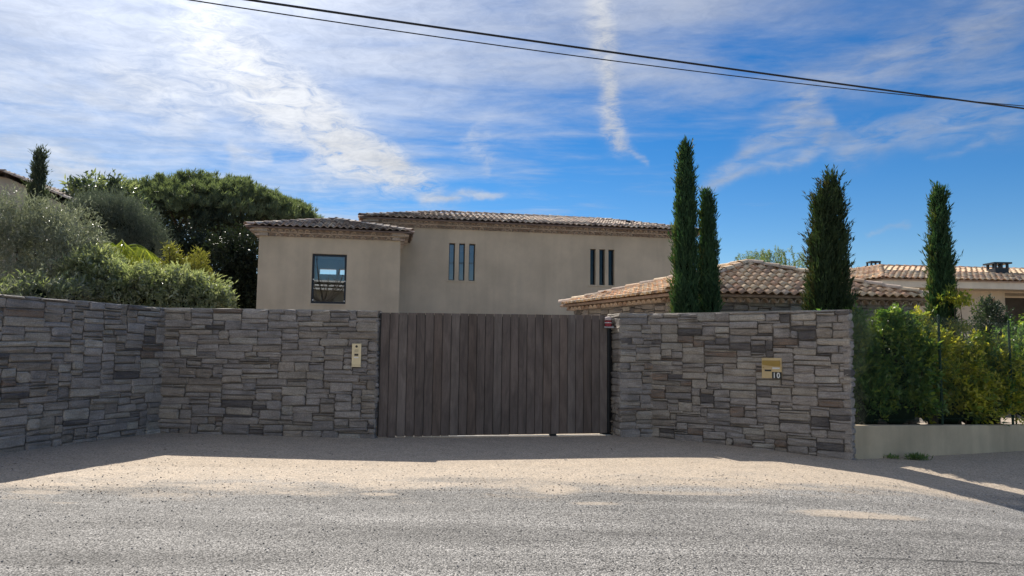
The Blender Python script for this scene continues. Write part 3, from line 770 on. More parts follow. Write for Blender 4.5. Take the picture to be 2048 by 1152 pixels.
def wall_panel(mb, O, U, L, z0, z1, th, opens=()):
    """vertical wall with rectangular openings; outward normal right of travel"""
    N = Vector((U.y, -U.x, 0))
    ts = sorted({0.0, L} | {t for o in opens for t in o[:2]}); zs = sorted({z0, z1} | {t for o in opens for t in o[2:4]})
    P = lambda t, n, z: Vector((O.x+U.x*t+N.x*n, O.y+U.y*t+N.y*n, z))
    for i in range(len(ts)-1):
        for j in range(len(zs)-1):
            tc, zc = (ts[i]+ts[i+1])/2, (zs[j]+zs[j+1])/2
            if any(a < tc < b and c < zc < d for a, b, c, d in opens): continue
            for n, rev in ((0, 0), (-th, 1)):
                q = [P(ts[i], n, zs[j]), P(ts[i+1], n, zs[j]), P(ts[i+1], n, zs[j+1]), P(ts[i], n, zs[j+1])]
                mb.add(q[::-1] if rev else q, [(0, 1, 2, 3)])
    for a, b, c, d in opens:
        for q in ([P(a, 0, c), P(b, 0, c), P(b, -th, c), P(a, -th, c)], [P(a, 0, d), P(b, 0, d), P(b, -th, d), P(a, -th, d)], [P(a, 0, c), P(a, 0, d), P(a, -th, d), P(a, -th, c)], [P(b, 0, c), P(b, 0, d), P(b, -th, d), P(b, -th, c)]):
            mb.add(q, [(0, 1, 2, 3)])
    for q in ([P(0, 0, z1), P(L, 0, z1), P(L, -th, z1), P(0, -th, z1)], [P(0, 0, z0), P(0, 0, z1), P(0, -th, z1), P(0, -th, z0)], [P(L, 0, z0), P(L, 0, z1), P(L, -th, z1), P(L, -th, z0)]):
        mb.add(q, [(0, 1, 2, 3)])
def render_mat(name, col, var=0.10):
    m, g, b = newmat(name)
    geo = g.n('ShaderNodeNewGeometry').outputs['Position']
    n = g.noise(geo, 0.7, 5, 0.6).outputs[0]; f = g.noise(geo, 90.0, 3, 0.7).outputs[0]
    st = g.noise(g.mapping(geo, scale=(2.2, 2.2, 0.22)), 1.2, 4, 0.6).outputs[0]
    k = g.m('MULTIPLY', g.ss(n, 0.3, 0.7, 1-var, 1+var), g.ss(f, 0.2, 0.8, .94, 1.06)); k = g.m('MULTIPLY', k, g.ss(st, 0.3, 0.75, 1+var*.4, 1-var*.6))
    s_ = g.n('ShaderNodeVectorMath', operation='SCALE'); s_.inputs[0].default_value = col; g.nt.links.new(k, s_.inputs['Scale'])
    g.nt.links.new(s_.outputs[0], b.inputs['Base Color']); b.inputs['Roughness'].default_value = 0.92; b.inputs['Specular IOR Level'].default_value = 0.2
    g.nt.links.new(g.bump(f, 0.35, 0.004), b.inputs['Normal']); return m
TAUPE = render_mat('taupe_render', (.590, .495, .375)); BEIGE = render_mat('beige_render', (.68, .56, .43)); CREAM = render_mat('cream_render', (.74, .65, .53)); OCHRE = render_mat('ochre_render', (.54, .455, .32), 0.16)
ANTH = plain('anthracite', (.022, .026, .034), 0.4, metal=0.3, var=0.1)
INT = plain('interior_plaster', (.45, .42, .37), 0.9); INTD = plain('interior_dark', (.10, .09, .085), 0.9)
def glass_mat(name='window_glass', add=0.10, tint=(.72, .77, .78, 1)):
    m, g, b = newmat(name); nt = g.nt
    gl = g.n('ShaderNodeBsdfGlossy'); gl.inputs['Roughness'].default_value = 0.0; gl.inputs['Color'].default_value = (.9, .95, 1, 1)
    tr = g.n('ShaderNodeBsdfTransparent'); tr.inputs['Color'].default_value = tint
    fr = g.n('ShaderNodeFresnel'); fr.inputs[0].default_value = 1.5
    mx = g.n('ShaderNodeMixShader'); nt.links.new(g.m('MULTIPLY_ADD', fr.outputs[0], 0.80, add), mx.inputs[0]); nt.links.new(tr.outputs[0], mx.inputs[1]); nt.links.new(gl.outputs[0], mx.inputs[2])
    out = nt.nodes['Material Output']; nt.links.new(mx.outputs[0], out.inputs[0]); return m
GLASS = glass_mat(); GLASS_DARK = glass_mat('tinted_glass', 0.0, (.30, .33, .36, 1))
def window(parent, O, U, a, b, c, d, depth=0.14, fw=0.055, sill=True, glass=None):
    """frame with pane and sill in the opening a..b, c..d of a wall panel"""
    N = Vector((U.y, -U.x, 0)); w = bpy.data.objects.new('window', None)
    ctr = O+U*((a+b)/2)-N*depth; ctr.z = c; link(w, parent); w.location = ctr-world_of(parent)
    mb = MB(); e = 0.003
    mb.box(O, U, N, Z_, a+e, a+fw, -depth-.05, -depth, c+e, d-e); mb.box(O, U, N, Z_, b-fw, b-e, -depth-.05, -depth, c+e, d-e)
    mb.box(O, U, N, Z_, a+fw, b-fw, -depth-.05, -depth, c+e, c+fw); mb.box(O, U, N, Z_, a+fw, b-fw, -depth-.05, -depth, d-fw, d-e)
    mb.build('frame', ANTH, w)
    mb = MB(); P = lambda t, z: Vector((O.x+U.x*t-N.x*(depth+.025), O.y+U.y*t-N.y*(depth+.025), z))
    mb.add([P(a+fw-.004, c+fw-.004), P(b-fw+.004, c+fw-.004), P(b-fw+.004, d-fw+.004), P(a+fw-.004, d-fw+.004)], [(0, 1, 2, 3)])
    mb.build('pane', glass or GLASS, w)
    if sill:
        mb = MB(); mb.box(O, U, N, Z_, a-.05, b+.05, -.02, .035, c-.055, c-.004); mb.build('sill', TAUPE, w)
    return w

# ------------------------------------------------------------------ villa
HW0 = Vector((-8.75, 25.0, 0)); HU = Vector((math.cos(rad(10)), math.sin(rad(10)), 0)); HV = Vector((-HU.y, HU.x, 0))
H = lambda u, v, z=0.0: HW0+HU*u+HV*v+Z_*z
villa = thing('villa', 'taupe rendered villa with low tiled hip roofs behind the wooden gate', 'house', tuple(H(6, 2)))
ZW, ZM = 5.475, 6.315; WW = 4.83; WD = 5.6
M0, M1, MV0, MV1 = 3.72, 16.75, 2.0, 7.4
mb = MB(); wopen = [(1.80, 2.98, 3.18, 4.92)]
wall_panel(mb, H(0, 0), HU, WW, -0.2, ZW, 0.25, wopen)
wall_panel(mb, H(WW, .252), HV, MV0-.262, -0.2, ZW, 0.25)
wall_panel(mb, H(0, WD-.252), -HV, WD-.504, -0.2, ZW, 0.25)
wall_panel(mb, H(WW, WD), -HU, WW, -0.2, ZW, 0.25, [(1.77, 2.39, 4.74, 4.96), (2.54, 3.22, 4.74, 4.96)])
mb.build('wing_wall', TAUPE, villa)
mb = MB()
nl = [(6.74, 6.97, 4.32, 5.77), (7.13, 7.36, 4.32, 5.77), (7.52, 7.76, 4.32, 5.77)]
nr = [(12.41, 12.64, 4.30, 5.75), (12.79, 13.03, 4.30, 5.75), (13.17, 13.42, 4.30, 5.75)]
mo = [(a-M0, b-M0, c, d) for a, b, c, d in nl+nr]
wall_panel(mb, H(M0, MV0), HU, M1-M0, -0.2, ZM, 0.30, mo)
wall_panel(mb, H(M1, MV0+.302), HV, MV1-MV0-.56, -0.2, ZM, 0.25)
wall_panel(mb, H(M0, MV1-.252), -HV, MV1-MV0-.56, -0.2, ZM, 0.25)
wall_panel(mb, H(M1, MV1), -HU, M1-M0, -0.2, ZM, 0.25, [(M1-7.55, M1-6.3, 3.6, 4.75)])
mb.build('main_wall', TAUPE, villa)
mb = MB()
mb.box(H(0, 0), HU, HV, Z_, .26, WW-.26, .26, WD-.26, 2.75, 2.9); mb.box(H(0, 0), HU, HV, Z_, .26, WW-.26, .26, WD-.26, 5.36, 5.42)
mb.box(H(0, 0), HU, HV, Z_, M0+.26, M1-.26, MV0+.31, MV1-.26, 2.85, 3.0); mb.box(H(0, 0), HU, HV, Z_, M0+.26, M1-.26, MV0+.31, MV1-.26, 6.1, 6.2)
mb.box(H(0, 0), HU, HV, Z_, 9.6, 9.75, MV0+.31, MV1-.26, 3.01, 6.09)
mb.build('floor_slab', INT, villa)
mb = MB(); mb.box(H(0, 0), HU, HV, Z_, 9.76, M1-.3, MV0+1.2, MV0+1.3, 3.01, 6.09); mb.build('partition', INTD, villa)
for (a, b, c, d) in wopen: ww = window(villa, H(0, 0), HU, a, b, c, d, depth=.10, fw=.075)
N_ = -HV
for (t, z) in ((1.86, 3.30), (1.86, 4.02), (2.93, 3.98), (2.93, 3.28)):
    m_ = disc(H(0, 0), HU, N_, Z_, t, z, .025, -.10, -.075, 10); m_.build('guard_fixing', WHITE, villa)
for (a, b, c, d) in nl+nr: window(villa, H(0, MV0), HU, a, b, c, d, depth=.17, fw=.035, sill=False, glass=GLASS_DARK if a > 10 else None)
mb = MB(); mb.box(H(0, MV0), HU, N_, Z_, 6.66, 7.84, -.02, .03, 4.265, 4.317); mb.build('sill', TAUPE, villa)
mb = MB(); mb.box(H(0, MV0), HU, N_, Z_, 12.33, 13.50, -.02, .03, 4.245, 4.297); mb.build('sill', TAUPE, villa)
gen = bpy.data.objects.new('eaves', None); link(gen, villa)
genoise(gen, H(0, 0), H(WW, 0), ZW, 2, .088, .225, .13, .15, .135)
genoise(gen, H(0, WD), H(0, 0), ZW, 2, .088, .225, .13, .15, .135)
genoise(gen, H(WW, 0), H(WW, MV0-.02), ZW, 2, .088, .225, .13, .15, .135)
genoise(gen, H(M0, MV0), H(M1, MV0), ZM, 2, .088, .225, .13, .15, .135)
genoise(gen, H(M0, MV1), H(M0, MV0), ZM, 2, .088, .225, .13, .15, .135)
roof = bpy.data.objects.new('roof', None); link(roof, villa)
TW = [.34, .22, .20, .14, .10]
OV = .40
def hip(u0, u1, v0, v1, z, rise, apex_v=None):
    e = [H(u0-OV, v0-OV, z), H(u1+OV, v0-OV, z), H(u1+OV, v1+OV, z), H(u0-OV, v1+OV, z)]; return e
cnt = [300]
zr = ZW+.275; e = hip(0, WW, 0, WD, zr, 0); ap = H(WW/2, WW/2+.05, zr+.80); ap2 = H(WW/2, WD-1.0, zr+.80)
front, left_, right_ = [e[0], e[1], ap], [e[3], e[0], ap, ap2], [e[1], e[2], ap2, ap]
deck(roof, [front, left_, right_, [e[2], e[3], ap2]], TILES_OLD[3])
roof_plane(roof, front, .225, .33, TILES_OLD, TW, count=cnt)
roof_plane(roof, right_, .225, .33, TILES_OLD, TW, parts_rows=0); roof_plane(roof, left_, .225, .33, TILES_OLD, TW, parts_rows=0)
ridge(roof, e[0], ap, TILES_OLD); ridge(roof, e[1], ap, TILES_OLD); ridge(roof, ap, ap2, TILES_OLD)
zr = ZM+.275; e = hip(M0, M1, MV0, MV1, zr, 0); rv = (MV0+MV1)/2; ap = H(M0+2.9, rv, zr+.86); ap2 = H(M1-2.9, rv, zr+.86)
front, left_, back_, right_ = [e[0], e[1], ap2, ap], [e[3], e[0], ap], [e[2], e[3], ap, ap2], [e[1], e[2], ap2]
deck(roof, [front, left_, back_, right_], TILES_OLD[3])
roof_plane(roof, front, .225, .33, TILES_OLD, TW, parts_rows=4, count=cnt)
roof_plane(roof, left_, .225, .33, TILES_OLD, TW, parts_rows=0); roof_plane(roof, right_, .225, .33, TILES_OLD, TW, parts_rows=0)
ridge(roof, e[0], ap, TILES_OLD); ridge(roof, e[1], ap2, TILES_OLD); ridge(roof, ap, ap2, TILES_OLD)
p = at(1256, 452, 30.6); mb = MB(); mb.tube([p-Z_*.3, p+Z_*.17], .075, 12); mb.tube([p+Z_*.171, p+Z_*.22], .11, 12); mb.build('vent_pipe', ANTH, roof)

# ------------------------------------------------------------------ stone outbuilding
Q0, Q1, Q2, Q3 = Vector((3.75, 16.35, 0)), Vector((9.35, 16.85, 0)), Vector((8.9, 21.0, 0)), Vector((1.75, 20.6, 0)); QA = Vector((5.95, 18.4, 3.88))
QZ = 2.77
shed = thing('stone_outbuilding', 'low stone outbuilding with sunlit clay tile hip roof behind the right wall', 'outbuilding', (5.5, 18, 0))
mb = MB()
for a, b in ((Q0, Q1), (Q1, Q2), (Q2, Q3), (Q3, Q0)):
    U = (b-a).normalized(); N = Vector((U.y, -U.x, 0)); L = (b-a).length
    mb.box(a, U, -N, Z_, .05, L-.05, .06, .35, -.5, QZ)
mb.build('core', MORTAR, shed)
wst = bpy.data.objects.new('stone_cladding', None); link(wst, shed)
stone_face(wst, Q0, (Q1-Q0).normalized(), (Q1-Q0).length, 1.85, QZ); stone_face(wst, Q3, (Q0-Q3).normalized(), (Q0-Q3).length, 1.85, QZ)
stone_face(wst, Q0, (Q1-Q0).normalized(), (Q1-Q0).length, -.3, 1.85, as_parts=False); stone_face(wst, Q3, (Q0-Q3).normalized(), (Q0-Q3).length, -.3, 1.85, as_parts=False)
gen2 = bpy.data.objects.new('eaves', None); link(gen2, shed)
genoise(gen2, Q0, Q1, QZ, 1, .095, .20, .15, .1, .15); genoise(gen2, Q3, Q0, QZ, 1, .095, .20, .15, .1, .15)
roof2 = bpy.data.objects.new('roof', None); link(roof2, shed)
cen = (Q0+Q1+Q2+Q3)/4; E = []
for q in (Q0, Q1, Q2, Q3):
    d = (q-cen).normalized(); E.append(q+d*.42+Z_*(QZ+.155))
pl = [[E[0], E[1], QA], [E[3], E[0], QA], [E[1], E[2], QA], [E[2], E[3], QA]]
deck(roof2, pl, TILES[3])
TW2 = [.34, .20, .28, .08, .10]
roof_plane(roof2, pl[0], .205, .30, TILES, TW2); roof_plane(roof2, pl[1], .205, .30, TILES, TW2)
roof_plane(roof2, pl[2], .205, .30, TILES, TW2, parts_rows=0); roof_plane(roof2, pl[3], .205, .30, TILES, TW2, parts_rows=0)
for q in E: ridge(roof2, q, QA, [TILES[0], TILES[2], TILES[4], TILES_OLD[1]], r=.115, step=.40, lift=.05)

# ------------------------------------------------------------------ house on the right
nb = thing('neighbour_house', 'beige house with deep fascia and pale tile roof far right', 'house', (18, 30, 0))
NF, NR_, NLp = Vector((14.25, 28.0, 0)), Vector((25.5, 28.9, 0)), Vector((12.5, 31.4, 0))
NZ = 4.58; nap = Vector((15.97, 31.5, 5.47)); nap2 = Vector((25.0, 32.3, 5.47)); nbk = Vector((14.7, 34.6, 5.43))
Uf = (NR_-NF).normalized(); Vf = Vector((-Uf.y, Uf.x, 0)); Ul = (NF-NLp).normalized(); Vl = Vector((-Ul.y, Ul.x, 0))
mb = MB(); Lf = (NR_-NF).length; Ll = (NF-NLp).length
mb.box(NF, Uf, Vf, Z_, 0, Lf, 0, .12, NZ-.31, NZ-.02); mb.box(NLp, Ul, Vl, Z_, -1.2, Ll-.001, .002, .12, NZ-.31, NZ-.021)
mb.build('fascia', CREAM, nb)
mb = MB(); mb.box(NF, Uf, Vf, Z_, .13, Lf, .121, 4.2, NZ-.29, NZ-.26); mb.build('soffit', BEIGE, nb)
mb = MB(); wo = at(1984, 640, 29.2); t0 = (Vector((wo.x, wo.y, 0))-(NF+Vf*1.0)).dot(Uf)
wall_panel(mb, NF+Vf*1.0+Uf*.9, Uf, Lf-1.0, -.5, NZ-.292, .3, [(t0-.9, t0-.9+.32, 2.55, 3.98), (t0-.9+.75, t0-.9+3.6, 0.2, 4.22)])
wall_panel(mb, NF+Vf*5.0+Uf*.9, -Vf, 3.69, -.5, NZ-.292, .3)
mb.build('wall', BEIGE, nb)
mb = MB(); mb.box(NF, Uf, Vf, Z_, t0-.5, Lf, 3.0, 3.1, -.4, 4.2); mb.build('recess_wall', INTD, nb)
window(nb, NF+Vf*1.0+Uf*.9, Uf, t0-.9, t0-.9+.32, 2.55, 3.98, depth=.12, fw=.04, sill=False)
roof3 = bpy.data.objects.new('roof', None); link(roof3, nb)
ea, eb, ec = NF+Z_*NZ-Vf*.06, NR_+Z_*NZ-Vf*.06, NLp-Ul*1.2+Z_*NZ
deck(roof3, [[ea, eb, nap2, nap], [ec, ea, nap, nbk]], TILES[3])
roof_plane(roof3, [ea, eb, nap2, nap], .25, .36, TILES, [.3, .15, .40, .05, .10], count=[240]); roof_plane(roof3, [ec, ea, nap, nbk], .25, .36, TILES, TW2, count=[60])
ridge(roof3, ea, nap, [TILES[0], TILES[4]]); ridge(roof3, nap, nap2, [TILES[1], TILES[3]], r=.09); ridge(roof3, nap, nbk, [TILES[1], TILES[3]], r=.09)
def chimney(px0, px1, pyt, pyb, Y, cap):
    a, b = at(px0, pyt, Y), at(px1, pyb, Y); w = b.x-a.x; h = a.z-b.z; ch = bpy.data.objects.new('chimney', None); link(ch, nb); ch.location = Vector((a.x+w/2, Y, b.z-.5))-nb.location
    O = Vector((a.x, Y-w/2, b.z)); mb = MB(); mb.box(O, X_, Y_, Z_, 0, w, 0, w, -.6, h*.50); mb.build('stack', ANTH, ch)
    for (i, j) in ((0, 0), (1, 0), (0, 1), (1, 1), (.5, 0), (.5, 1)) if cap else ((0, 0), (1, 0), (0, 1), (1, 1), (.5, 0), (.5, 1)):
        mb = MB(); q = w*.14; mb.box(O, X_, Y_, Z_, i*(w-q), i*(w-q)+q, j*(w-q), j*(w-q)+q, h*.501, h*.86); mb.build('post', ANTH, ch)
    e = w*.16 if cap else .01
    mb = MB(); mb.box(O, X_, Y_, Z_, -e, w+e, -e, w+e, h*.861, h); mb.build('cap', ANTH, ch)
chimney(1737, 1757, 523, 541, 33.0, False); chimney(1981, 2009, 526, 549, 30.4, True)

# ------------------------------------------------------------------ house on the left
nl_ = thing('neighbour_house', 'grey gabled house with brown tiled verge at the far left behind trees', 'house', (-17, 24, 0))
g0, g1, g2 = at(-190, 322, 24.0), at(20, 350, 24.0), at(168, 412, 24.0)
gable = [Vector((g0.x-6, 24, -.3)), Vector((g2.x-.25, 24, -.3)), Vector((g2.x-.25, 24, g2.z-.15)), Vector((g1.x, 24, g1.z-.12)), Vector((g0.x, 24, g0.z-.12)), Vector((g0.x-6, 24, g0.z-1.9))]
bk = [v+Y_*3 for v in gable]; n = len(gable)
mesh_obj('wall', gable+bk, [tuple(range(n)), tuple(range(n, 2*n))[::-1]]+[(k, n+k, n+(k+1) % n, (k+1) % n) for k in range(n)], render_mat('grey_render', (.42, .38, .33)), nl_)
rf = bpy.data.objects.new('roof', None); link(rf, nl_)
for a, b in ((g2, g1), (g1, g0)):
    a0, b0 = Vector((a.x, 23.75, a.z)), Vector((b.x, 23.75, b.z)); a1, b1 = a0+Y_*3.4, b0+Y_*3.4
    if a is g2: a0 = a0+(a0-b0).normalized()*.4; a1 = a0+Y_*3.4
    deck(rf, [[a1, a0, b0, b1]], TILES_OLD[3], th=.12)
    roof_plane(rf, [a1, a0, b0, b1], .24, .36, TILES_OLD, TW, parts_rows=0)
    ridge(rf, a0, b0, TILES_OLD, r=.10)

# ------------------------------------------------------------------ low wall and wire fence on the right
K0, K1 = Vector((5.80, 12.47, 0)), Vector((16.2, 18.35, 0)); KU = (K1-K0).normalized(); KN = Vector((KU.y, -KU.x, 0)); KL = (K1-K0).length
ktop = lambda s: .43-.036*min(s, 6)
vs = []; fs = []; n = 40
for i in range(n+1):
    s = KL*i/n; p = K0+KU*s
    for (o_, z) in ((0, -.9), (0, ktop(s)-.012), (-.012, ktop(s)), (-.19, ktop(s)), (-.20, ktop(s)-.012), (-.2, -.9)):
        q = p+KN*o_; vs.append((q.x, q.y, z+(random.uniform(-.003, .003) if z > 0 else 0)))
for i in range(n):
    for k in range(5): fs.append((i*6+k, (i+1)*6+k, (i+1)*6+k+1, i*6+k+1))
fs.append((0, 1, 2, 3, 4, 5))
tag(mesh_obj('low_wall', vs, fs, OCHRE), 'low ochre rendered wall under the hedge on the right', 'wall')
GREEN = plain('green_paint', (.010, .042, .024), 0.75, var=0.15)
fence = thing('wire_fence', 'green wire mesh fence on the low wall in front of the hedge', 'fence', tuple(K0))
FT = 2.42
for s in (2.72, 5.2, 7.7, 10.1):
    p = K0+KU*s-KN*.10; mb = MB(); mb.tube([p+Z_*(ktop(s)-.05), p+Z_*(FT-.045*s*.3)], .024, 10); mb.tube([p+Z_*(FT-.045*s*.3), p+Z_*(FT+.02-.045*s*.3)], [.028, .016], 10)
    mb.build('post', GREEN, fence)
mb = MB(); P = lambda s, z: K0+KU*s-KN*.065+Z_*z
cell = .058; Hf = 1.96; Lx = 8.6; w_ = .0010
def wire(a, b, n=3):
    d = (b-a).normalized(); q = d.cross(KN).normalized()
    mb.add([a+q*w_+KN*w_, a-q*w_+KN*w_, a-KN*w_*1.5, b+q*w_+KN*w_, b-q*w_+KN*w_, b-KN*w_*1.5], [(0, 1, 4, 3), (1, 2, 5, 4), (2, 0, 3, 5)])
k = -int(Hf/cell)
while k*cell < Lx:
    for sg in (1, -1):
        s0, s1 = k*cell, k*cell+Hf; z0, z1 = .45, .45+Hf
        if sg < 0: s0, s1 = s1, s0
        # clip to 0..Lx
        t0_, t1_ = 0.0, 1.0
        lo, hi = (0.1, Lx)
        ds = s1-s0
        ta, tb = sorted(((lo-s0)/ds, (hi-s0)/ds)); t0_, t1_ = max(0, ta), min(1, tb)
        if t1_ > t0_: wire(P(s0+ds*t0_, z0+Hf*t0_-.02*(s0+ds*t0_)), P(s0+ds*t1_, z0+Hf*t1_-.02*(s0+ds*t1_)))
    k += 1
o = mb.build('wire_mesh', GREEN, fence); o['kind'] = 'stuff'
for z in (.5, 1.45, 2.40):
    mb = MB(); mb.tube([P(0.1, z-.002), P(Lx, z-.02*Lx)], .0022, 5); mb.build('tension_wire', GREEN, fence)

# ------------------------------------------------------------------ overhead cables
CAB = plain('cable_black', (.012, .012, .014), 0.5)
def cable(p0, p1, z0, z1, r, label, sag):
    a, b = at(p0[0], p0[1], 1.0), at(p1[0], p1[1], 1.0)
    k0 = (z0-CAMZ)/(a.z-CAMZ); k1 = (z1-CAMZ)/(b.z-CAMZ)
    A_ = Vector((a.x*k0, k0, z0)); B_ = Vector((b.x*k1, k1, z1)); pts = []
    for i in range(61):
        t = -1.6+3.9*i/60; p = A_+(B_-A_)*t; p.z += sag*(t*(t-1)); pts.append(p)
    mb = MB(); mb.tube(pts, r, 8)
    tag(mb.build('overhead_cable', CAB, smooth=True), label, 'cable', 'overhead cables')
cable((500, 0), (2048, 217), 7.0, 7.0, .019, 'thicker upper black overhead cable crossing the sky', .12)
cable((380, 0), (2048, 212), 6.8, 7.35, .010, 'thinner lower black overhead cable crossing the sky', .55)

# ------------------------------------------------------------------ house across the road, mirrored in the villa windows
oh = thing('opposite_house', 'cream modern house with white roof slabs mirrored in the villa window', 'house', (-3, -18, 0))
mb = MB(); wall_panel(mb, Vector((9, -17, 0)), -X_, 24, -.3, 6.9, .3, [(13.4, 16.2, 3.6, 6.2), (4, 6, 3.6, 6.2), (19, 21, 3.6, 6.2)]); mb.build('wall', plain('white_render', (.78, .72, .62), .9), oh)
for (z, y, t) in ((6.92, -15.6, .16), (7.30, -16.2, .14), (7.75, -16.8, .14)):
    mb = MB(); mb.box(Vector((-15.5, 0, 0)), X_, Y_, Z_, 0, 25, -24, y, z, z+t); mb.build('roof_slab', WHITE, oh, bevel=.01)
mb = MB(); mb.box(Vector((-15, 0, 0)), X_, Y_, Z_, 0, 24, -23.5, -17.4, 7.09, 7.28); mb.build('roof_upstand', BEIGE, oh)
mb = MB(); mb.box(Vector((-14.9, 0, 0)), X_, Y_, Z_, 0, 23.8, -23.4, -17.31, -.3, 6.9); mb.build('interior', INTD, oh)

bt = thing('bare_tree', 'bare branched tree mirrored in the upper half of the villa window', 'tree', (-3.1, -9.5, 0))
mb = MB(); mb.tube([Vector((-3.1, -9.5, -.1)), Vector((-3.0, -9.4, 3.0)), Vector((-3.2, -9.5, 5.6))], [.22, .17, .13], 10); mb.build('trunk', plain('grey_bark', (.12, .10, .085), .95, bump=.5), bt)
for i in range(13):
    a = 6.283*i/13; st = Vector((-3.2, -9.5, 5.3+random.uniform(-.6, .3))); r_ = random.uniform(1.2, 2.8); e = st+Vector((r_*math.cos(a), r_*math.sin(a), random.uniform(1.6, 4.0))); md = (st+e)/2+Vector((.25*math.cos(a), .25*math.sin(a), -.15))
    mb = MB(); mb.tube([st, md, e], [.08, .05, .015], 6)
    for k in range(3):
        t = random.uniform(.3, .9); p = md*(1-t)+e*t; mb.tube([p, p+Vector((random.uniform(-.7, .7), random.uniform(-.7, .7), random.uniform(.4, 1.1)))], [.03, .008], 5)
    mb.build('limb', bpy.data.materials['grey_bark'], bt)
# ------------------------------------------------------------------ plants
def leaf_mat(name, cols, trans=0.30, rough=0.45, spec=0.5, tcol=None):
    m, g, b = newmat(name); nt = g.nt
    ge = g.n('ShaderNodeNewGeometry')
    c = g.ramp(ge.outputs['Random Per Island'], [(i/(len(cols)-1), q) for i, q in enumerate(cols)])
    n = g.noise(ge.outputs['Position'], 2.2, 3, 0.6).outputs[0]
    s_ = g.n('ShaderNodeVectorMath', operation='SCALE'); nt.links.new(c, s_.inputs[0]); nt.links.new(g.ss(n, .3, .7, .78, 1.22), s_.inputs['Scale'])
    nt.links.new(s_.outputs[0], b.inputs['Base Color']); b.inputs['Roughness'].default_value = rough; b.inputs['Specular IOR Level'].default_value = spec
    tr = g.n('ShaderNodeBsdfTranslucent')
    t2 = g.n('ShaderNodeVectorMath', operation='MULTIPLY'); nt.links.new(s_.outputs[0], t2.inputs[0]); t2.inputs[1].default_value = tcol or (1.5, 1.6, .7)
    nt.links.new(t2.outputs[0], tr.inputs['Color'])
    mx = g.n('ShaderNodeMixShader'); mx.inputs[0].default_value = trans
    nt.links.new(b.outputs[0], mx.inputs[1]); nt.links.new(tr.outputs[0], mx.inputs[2])
    nt.links.new(mx.outputs[0], nt.nodes['Material Output'].inputs[0]); return m
BARK = plain('bark', (.105, .080, .060), 0.95, var=0.35, scale=9, bump=0.8, bdist=0.02)
def unit(v): return v/np.maximum(np.linalg.norm(v, axis=1, keepdims=True), 1e-9)
def leaves_np(C, D, L, W, up=None, fold=0.25, tw=0.6):
    """diamond leaves: base C, direction D, length L, width W"""
    n = len(C); D = unit(D)
    ref = rng.normal(size=(n, 3))*tw + (np.array([0, 0, 1.0]) if up is None else up)
    sd = unit(np.cross(D, ref)); nr = np.cross(sd, D)
    L = L[:, None]; W = W[:, None]
    mid = C + D*L*0.45
    return np.stack([C, mid+sd*W*.5+nr*W*fold, C+D*L, mid-sd*W*.5+nr*W*fold], 1).reshape(-1, 3)
def crown(name, V, mats, parent, midx=None, core=None):
    off = np.array(world_of(parent)); V = V-off; n = len(V)//4
    me = bpy.data.meshes.new(name); F_ = np.arange(n*4).reshape(-1, 4).tolist()
    vl = V.tolist()
    if core is not None:
        b = len(vl); vl += [tuple(np.array(v)-off) for v in core[0]]; F_ += [tuple(i+b for i in f) for f in core[1]]
    me.from_pydata(vl, [], F_)
    for m in (mats if isinstance(mats, (list, tuple)) else [mats]): me.materials.append(m)
    mi = np.zeros(len(F_), np.int32)
    if midx is not None: mi[:n] = midx
    if core is not None: mi[n:] = len(me.materials)-1
    me.polygons.foreach_set('material_index', mi); me.update()
    o = bpy.data.objects.new(name, me); link(o, parent); return o
CORE = plain('foliage_dark_core', (.014, .022, .012), 1.0, var=0.3, scale=3, spec=0.0)  # added dark core inside the crowns, blocks light and view through the leaves

